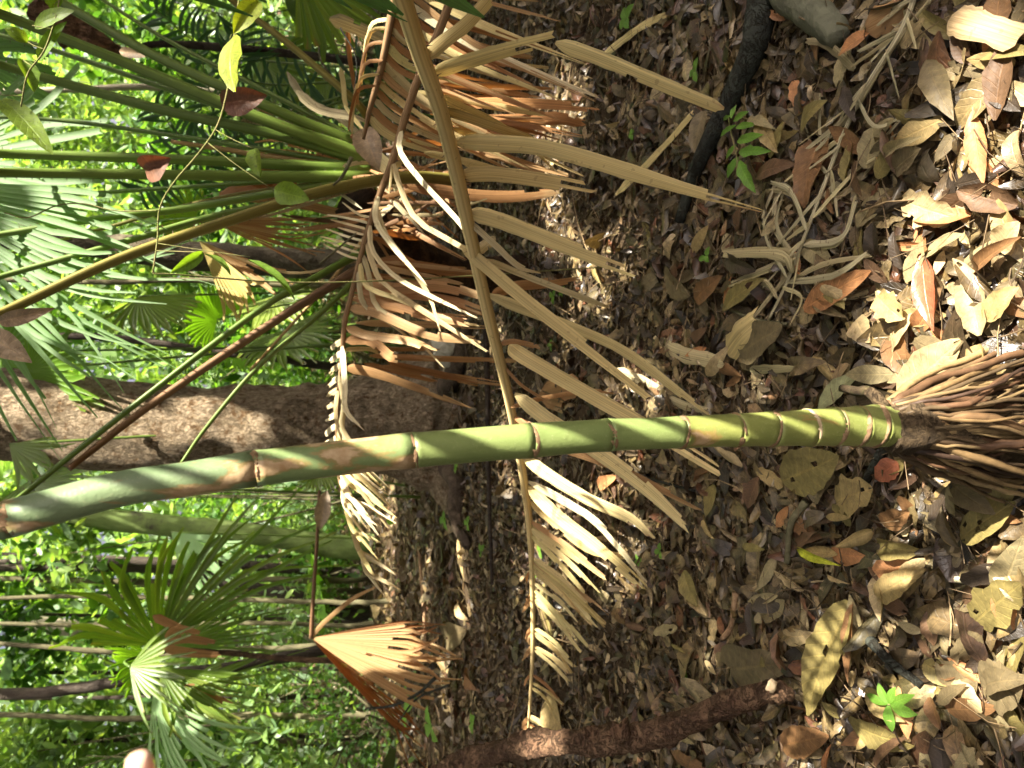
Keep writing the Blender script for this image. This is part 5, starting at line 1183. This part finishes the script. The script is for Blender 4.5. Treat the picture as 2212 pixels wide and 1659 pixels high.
HERO = [  # base, tip, width, colour, shape, cup, bend, torn, label
    ((1578, 1445), (1705, 1430), 125, 'grey', 'heart', .2, .15, 3, 'large grey-brown heart-shaped leaf beside the end of the fallen branch'), ((1838, 1302), (1742, 1545), 105, 'olive', 'ovate', .35, .12, 4, 'huge olive dead leaf folded over, touching the branch end'),
    ((1842, 1300), (1832, 1475), 36, 'umber', 'lance', .7, .1, 0, 'dark curled edge of the huge olive leaf'), ((1736, 668), (1882, 585), 62, 'orange', 'ovate', .25, .12, 0, 'smooth orange-brown oval leaf lying above the green stem'),
    ((1768, 882), (1868, 796), 44, 'green', 'lance', .4, .2, 0, 'pale grey-green oval leaf close to the green stem'), ((1690, 1040), (1812, 985), 105, 'olive', 'ovate', .15, .1, 4, 'broad veined olive leaf just below the green stem'),
    ((1925, 735), (1985, 830), 82, 'umber', 'heart', .3, .2, 0, 'brown angular leaf lying before the sunlit patch'), ((1992, 548), (2015, 715), 60, 'red', 'lance', .5, .1, 0, 'shiny red-brown leaf crossing the sunlit litter'),
    ((2100, 240), (2125, 400), 46, 'orange', 'lance', .5, .15, 0, 'reddish sunlit leaf standing out at the upper right'), ((1765, 315), (1735, 450), 105, 'umber', 'heart', .3, .2, 2, 'tan heart-shaped leaf under the weathered frond'),
    ((1945, 860), (2075, 735), 100, 'beige', 'ovate', .15, .1, 2, 'large beige sunlit leaf plate behind the stilt roots'), ((1598, 765), (1690, 705), 90, 'grey', 'ovate', .2, .1, 0, 'round grey-brown leaf near the straight-cut tan piece'),
    ((1950, 430), (2065, 470), 75, 'beige', 'lobed', .4, .3, 2, 'crumpled beige leaf in the sunlit litter'), ((2110, 745), (2120, 800), 46, 'tan', 'ovate', .9, .6, 0, 'small cupped tan leaf glowing beside the stilt roots'),
    ((1475, 1235), (1508, 1310), 48, 'olive', 'ovate', .3, .2, 0, 'yellowish-brown leaf above the heart-shaped leaf'), ((2035, 1480), (2110, 1460), 100, 'grey', 'ovate', .15, .1, 2, 'large grey leaf half in sun at the lower right'),
    ((2120, 1490), (2212, 1470), 110, 'grey', 'ovate', .2, .1, 0, 'greenish-grey broad leaf at the lower right edge'), ((2150, 260), (2185, 60), 70, 'brown', 'lance', .5, .15, 0, 'long dark red-brown leaf at the upper right edge'),
    ((1722, 1182), (1816, 1222), 26, 'yellow', 'lance', .9, .45, 0, 'fresh yellow-green curled leaf on the brown litter'), ((1805, 1085), (1885, 1055), 80, 'tan', 'lobed', .25, .2, 5, 'big torn tan leaf below the green stem'),
    ((1905, 1130), (1965, 1105), 50, 'umber', 'ovate', .3, .2, 0, 'rounded red-brown leaf right of the torn tan leaf'), ((2075, 1165), (2195, 1085), 75, 'olive', 'ovate', .25, .15, 8, 'hole-riddled olive leaf near the stilt roots'),
    ((2105, 1345), (2205, 1260), 85, 'olive', 'lobed', .3, .2, 2, 'mossy olive leaf by the pale stripped stick'), ((1895, 1290), (2000, 1230), 60, 'tan', 'ovate', .5, .3, 0, 'pinkish tan leaf between yellow leaf and pale stick'),
    ((1690, 1610), (1790, 1590), 70, 'umber', 'ovate', .2, .15, 0, 'wide brown leaf at the bottom edge'), ((1870, 1490), (1955, 1560), 55, 'tan', 'lance', .4, .3, 0, 'long tan leaf under the green whorled seedling'),
    ((1835, 1560), (1975, 1610), 70, 'olive', 'ovate', .3, .2, 2, 'olive leaf curled at the bottom right'), ((1560, 670), (1655, 600), 50, 'olive', 'lance', .35, .2, 0, 'long olive leaf left of the orange oval leaf'),
    ((1500, 650), (1560, 595), 44, 'umber', 'ovate', .3, .2, 0, 'orange-brown leaf beside the long olive leaf'), ((1435, 590), (1490, 640), 62, 'grey', 'ovate', .2, .2, 2, 'dull grey leaf under the long tan leaflets'),
    ((1640, 250), (1680, 330), 40, 'tan', 'ovate', .4, .3, 0, 'mottled tan leaf next to the green compound seedling'), ((1905, 280), (1955, 395), 34, 'brown', 'lance', .6, .1, 0, 'narrow dark brown leaf in the middle of the litter'),
    ((1880, 70), (1810, 120), 42, 'orange', 'lance', .4, .2, 0, 'orange lance-shaped leaf beside the grey root'), ((2000, 130), (2060, 260), 60, 'grey', 'lance', .5, .3, 0, 'long brownish-grey leaf in the upper right litter'),
    ((1520, 240), (1500, 330), 46, 'grey', 'ovate', .4, .2, 0, 'grey ribbed leaf leaning on the black root'), ((1930, 370), (1990, 320), 56, 'grey', 'ovate', .4, .2, 0, 'large dark folded leaf by the sunlit litter'),
    ((1640, 1030), (1615, 1100), 40, 'brown', 'lance', .5, .2, 0, 'thin brown leaf near the broad veined leaf'), ((1175, 1260), (1195, 1400), 46, 'olive', 'lance', .4, .1, 0, 'long folded olive leaf beside the frond tip'),
    ((1180, 1510), (1215, 1580), 70, 'tan', 'ovate', .3, .2, 0, 'oval tan leaf beside the frond tip and the branch'), ((960, 1380), (1010, 1360), 62, 'grey', 'ovate', .2, .2, 0, 'broad grey leaf at the foot of the dry fan leaf'),
    ((990, 1150), (1005, 1260), 18, 'tan', 'lance', .4, .1, 0, 'slim tan leaf on the far litter'), ((1010, 1445), (1030, 1490), 42, 'umber', 'ovate', .8, .4, 0, 'curled red-brown leaf on the far litter'),
    ((990, 1300), (1012, 1340), 30, 'beige', 'ovate', .7, .4, 0, 'pinkish cupped leaf in a fleck of sun'), ((960, 700), (985, 880), 40, 'grey', 'lance', .3, .1, 0, 'grey leaf plate leaning at the big tree base'),
    ((1895, 640), (1950, 690), 60, 'tan', 'lobed', .4, .3, 3, 'crumpled tan leaf below the orange oval leaf'), ((1850, 690), (1880, 740), 60, 'beige', 'ovate', .4, .3, 0, 'small beige leaf above the pale grey-green leaf'),
    ((1940, 1000), (1890, 1035), 50, 'red', 'ovate', .2, .2, 0, 'dull red leaf tucked under the root crown'), ((2130, 690), (2200, 620), 60, 'tan', 'ovate', .5, .3, 0, 'tan leaf in the sunlit litter at the right edge'),
    ((2160, 540), (2200, 480), 70, 'beige', 'ovate', .4, .3, 0, 'bleached leaf at the sunlit right edge'), ((2140, 180), (2205, 240), 50, 'dark', 'ovate', .5, .2, 0, 'blackened leaf in the upper right corner')]
for k, (b, t_, w, c, shp, cu, be, to, lb) in enumerate(HERO):
    tag(shaped_leaf(b, t_, w, LM[c], shp, cu, be, seed=k, torn=to // 2, h=.028 + .004 * (k % 3), lift=rng.uniform(-.004, .02), roll=rng.normal(0, .12)), lb, 'leaf')
# ---- smaller fallen leaves, one object each
MARK = [((1930, 920), 'near the stilt roots'), ((1600, 330), 'near the compound seedling'), ((1560, 200), 'beside the black root'), ((1750, 470), 'beside the weathered frond'), ((1640, 1430), 'near the heart-shaped leaf'), ((1920, 1520), 'around the whorled seedling'), ((1400, 1560), 'along the fallen branch'),
        ((1300, 700), 'under the tan frond leaflets'), ((1250, 1100), 'below the frond tip'), ((1480, 830), 'left of the round grey leaf'), ((1780, 1150), 'around the yellow leaf'), ((2080, 500), 'in the sunlit litter'), ((2100, 1250), 'near the pale stripped stick'), ((1750, 740), 'above the green stem'), ((2050, 150), 'in the upper right litter'), ((1450, 1250), 'in the middle of the lower litter')]
CW = {'grey': 'grey-brown', 'olive': 'olive', 'tan': 'tan', 'umber': 'reddish-brown', 'brown': 'dark brown', 'pale': 'pale', 'beige': 'beige', 'orange': 'orange-brown', 'dark': 'blackish'}
g = np.random.default_rng(55); cnt = 0; used = set()
while cnt < 245:
    x, y = g.uniform(1280, 2212), g.uniform(0, 1659)
    if g.random() > (x - 1080) / 1130: continue
    if abs(y - 925) < 60 and x < 1950: continue
    d = np.dot(G(x, y) - CAM, FW); Lm = g.uniform(.055, .12); Lq = Lm * FQ / d
    a = g.uniform(0, 6.283); c = list(CW)[g.integers(0, len(CW))]
    shp = ['ovate', 'lance', 'ovate', 'lobed'][g.integers(0, 4)]; cu = abs(g.normal(0, .6)); wq = Lq * g.uniform(.32, .6)
    b = (x - .5 * Lq * math.cos(a), y - .5 * Lq * math.sin(a)); t_ = (x + .5 * Lq * math.cos(a), y + .5 * Lq * math.sin(a))
    o = shaped_leaf(b, t_, wq, LM[c], shp, cu * (1 if g.random() < .7 else -1), g.normal(.1, .2), seed=1000 + cnt, torn=int(g.random() < .25), h=g.uniform(.014, .03), lift=g.uniform(-.01, .03), nl=8, na=5, roll=g.normal(0, .3))
    ms = sorted(MARK, key=lambda q: (q[0][0] - x) ** 2 + (q[0][1] - y) ** 2)
    wd = 'curled' if cu > .7 else 'narrow' if wq < .42 * Lq else 'broad'
    sz = 'large' if Lm > .10 else 'small' if Lm < .075 else 'middling'
    ln = 'lying upright in the picture' if abs(math.sin(a)) > .75 else 'lying level in the picture' if abs(math.sin(a)) < .35 else 'lying aslant'
    l0 = '%s %s %s fallen leaf %s' % (sz, wd, CW[c], ms[0][1])
    w1 = 'high up' if y < 420 else 'low down' if y > 1240 else 'at mid height'
    for lb in (l0, l0 + ', ' + ln, l0 + ', ' + w1, l0 + ', slightly raised', l0 + ', pressed flat'):
        if lb not in used and len(lb.split()) <= 16: break
    used.add(lb); tag(o, lb, 'leaf', 'smaller fallen leaves'); cnt += 1

# ---- seedlings
M_SEED = leaf_mat('seedling', [(.11, .23, .03), (.14, .27, .035), (.10, .20, .025)], False, .45, .4, .35, (1.5, 1.9, .5), True, (.85, 1.1), 40)
sd = thing('compound_seedling', G(1568, 235), 'green seedling with paired toothed leaflets beside the black root', 'seedling')
B = lambda x, y, h: G(x, y, h)
q = [(1568, 232), (1580, 290), (1590, 330), (1592, 372)]
P = spline(np.array([G(1568, 225, .0), *[G(a, b, .07) for a, b in q[1:]]]), 16); tube('stem', P, np.full(16, .0018), M_VST, sd, 6)
for k, (b, t_, w) in enumerate([((1586, 275), (1632, 268), 14), ((1586, 270), (1552, 295), 12), ((1588, 305), (1645, 290), 20), ((1588, 312), (1566, 345), 12), ((1590, 328), (1660, 325), 22), ((1592, 340), (1568, 385), 20), ((1592, 345), (1628, 415), 26), ((1582, 262), (1616, 240), 14), ((1578, 255), (1590, 225), 12), ((1575, 250), (1560, 260), 10)]):
    d = 2.0; soft_leaf(G(*b, .07), G(*t_, .06), w * np.dot(G(*b) - CAM, FW) / FQ, M_SEED, sd, cup=.35, bend=.3, seed=k, up=(0, -.4, 1), shape=(.9, .9), wav=.10, nl=10)
ws = thing('whorled_seedling', G(1918, 1522), 'bright green seedling with a whorl of oval leaves', 'seedling')
c0 = G(1918, 1522, .06); tube('stem', np.array([c0 - [0, 0, .065], c0 - [.003, 0, .03], c0]), np.full(3, .002), M_VST, ws, 6)
for k, (t_, w) in enumerate([((1868, 1500), 26), ((1895, 1475), 28), ((1932, 1485), 24), ((1972, 1502), 26), ((1978, 1545), 34), ((1925, 1582), 36)]):
    soft_leaf(c0, G(*t_, .06), w * 1.3 / FQ, M_SEED, ws, cup=.2, bend=.25, seed=k, up=(0, -.2, 1), shape=(1.05, .9), wav=.015)
for k, (x, y, w, lb) in enumerate([(1525, 555, 22, 'tiny round-leaved seedling by the weathered frond end'), (1472, 1415, 16, 'tiny two-leaved seedling above the heart-shaped leaf'), (1480, 1452, 18, 'tiny seedling just below another near the branch'), (1352, 40, 34, 'small green plant at the upper edge of the litter'), (1500, 155, 26, 'small seedling left of the black root'), (1365, 290, 18, 'small seedling between the long leaflet tips'),
                            (1195, 640, 20, 'pair-leaved seedling behind the brown leaflet'), (1215, 628, 16, 'seedling close behind the brown leaflet'), (1425, 1190, 20, 'seedling below the yellow-brown leaflets'), (1380, 1212, 16, 'seedling at the edge of the tan leaflets'), (1165, 1185, 22, 'seedling beside the thin end of the frond'), (1040, 1190, 20, 'seedling by the black stalk end'), (1010, 1130, 20, 'seedling on the shaded far litter'),
                            (960, 1120, 24, 'seedling behind the black stalk'), (1160, 1230, 20, 'seedling touching the frond stem'), (985, 1010, 18, 'seedling seen just past the green stem'), (1020, 1560, 30, 'seedling between frond tip and fallen branch'), (880, 1520, 44, 'green seedling beyond the dry fan leaf'), (930, 1570, 40, 'green seedling left of the fallen branch'), (690, 1260, 60, 'arrow-leaved plant at the foot of the far trunks'),
                            (980, 1060, 16, 'tiny seedling in the deep shade by the big tree'), (1190, 745, 14, 'tiny sprout behind the frond stem')]):
    t_ = thing('seedling', G(x, y), lb, 'seedling'); dd = np.dot(G(x, y) - CAM, FW); L = w * dd / FQ
    c0 = G(x, y, L * .9); f0 = G(x, y)
    tube('stem', np.array([f0 - [0, 0, .01], (f0 + c0) / 2 + [.003, 0, 0], c0]), np.full(3, .0012 + .0006 * dd * .3), M_VST, t_, 5)
    g2 = np.random.default_rng(k); a0 = g2.uniform(0, 6)
    for j in range(3 + k % 2):
        a = a0 + j * 2 * math.pi / (3 + k % 2); dv = np.array([math.cos(a), math.sin(a), g2.uniform(-.1, .35)])
        soft_leaf(c0, c0 + dv * L * g2.uniform(.7, 1.1), L * .62, M_SEED, t_, cup=.3, bend=.3, seed=j, up=(0, -.2, 1), nl=6, na=3, shape=(.9, .7))

# ---- a person's fingertip at the bottom edge (the hand is outside the picture)
t = NT('skin'); tcn = t.n('ShaderNodeTexCoord')
M_SKIN = t.finish(t.ramp(t.noise(tcn.outputs['Object'], 60, 3, .6), [(.3, (.62, .36, .26)), (.7, (.74, .47, .36))]), .5, .35)
tip = W(299, 1634, .40); o_ = np.array([-1.0, .05, -.12]); o_ = nrm(o_); up_ = np.array([-.12, 0, .99]); fr = np.array([0, 1.0, 0])
verts, edges, rad = [], [], []
def node(p, r, prev=None):
    verts.append(tuple(float(a) for a in p)); rad.append(r); i = len(verts) - 1
    if prev is not None: edges.append((prev, i))
    return i
palm_c = tip + o_ * .135 - up_ * .02
wr = node(palm_c + o_ * .085, .026); pc0 = node(palm_c + o_ * .04, .032, wr); pc1 = node(palm_c, .030, pc0)
for j, (off, Lf, curl) in enumerate([(.0, .085, 0), (-.021, .080, .5), (-.041, .072, .7), (-.058, .055, .8)]):
    b_ = palm_c - o_ * .035 + up_ * (off + .02) + fr * .004 * j
    k0 = node(b_, .0105, pc1); p_ = b_; dv = -o_.copy()
    for m_ in range(3):
        dv = nrm(dv - fr * curl * .5 - up_ * .05 * (j > 0)); p_ = p_ + dv * Lf * [.45, .30, .25][m_]; k0 = node(p_, [.0092, .0086, .0072][m_] * (1 if j < 3 else .85), k0)
if True:
    b_ = palm_c + o_ * .03 + up_ * .03; k0 = node(b_, .013, pc0); p_ = b_; dv = nrm(up_ - o_ * .8 - fr * .3)
    for m_ in range(3): p_ = p_ + dv * [.03, .025, .018][m_]; dv = nrm(dv - o_ * .3); k0 = node(p_, [.011, .0098, .008][m_], k0)
vv = np.array(verts); shift = tip - np.array(verts[6]); vv = vv + shift - o_ * .003
me = bpy.data.meshes.new('person'); me.from_pydata(vv.tolist(), edges, []); me.materials.append(M_SKIN)
hand = bpy.data.objects.new('person', me); COL.objects.link(hand)
md = hand.modifiers.new('skin', 'SKIN'); hand.modifiers.new('sub', 'SUBSURF').render_levels = 2; hand.modifiers['sub'].levels = 2
md.use_smooth_shade = True
for v_, r_ in zip(me.skin_vertices[0].data, rad): v_.radius = (r_, r_)
me.skin_vertices[0].data[0].use_root = True
tag(hand, 'pale sunlit fingertip of a person reaching in at the bottom edge', 'person')
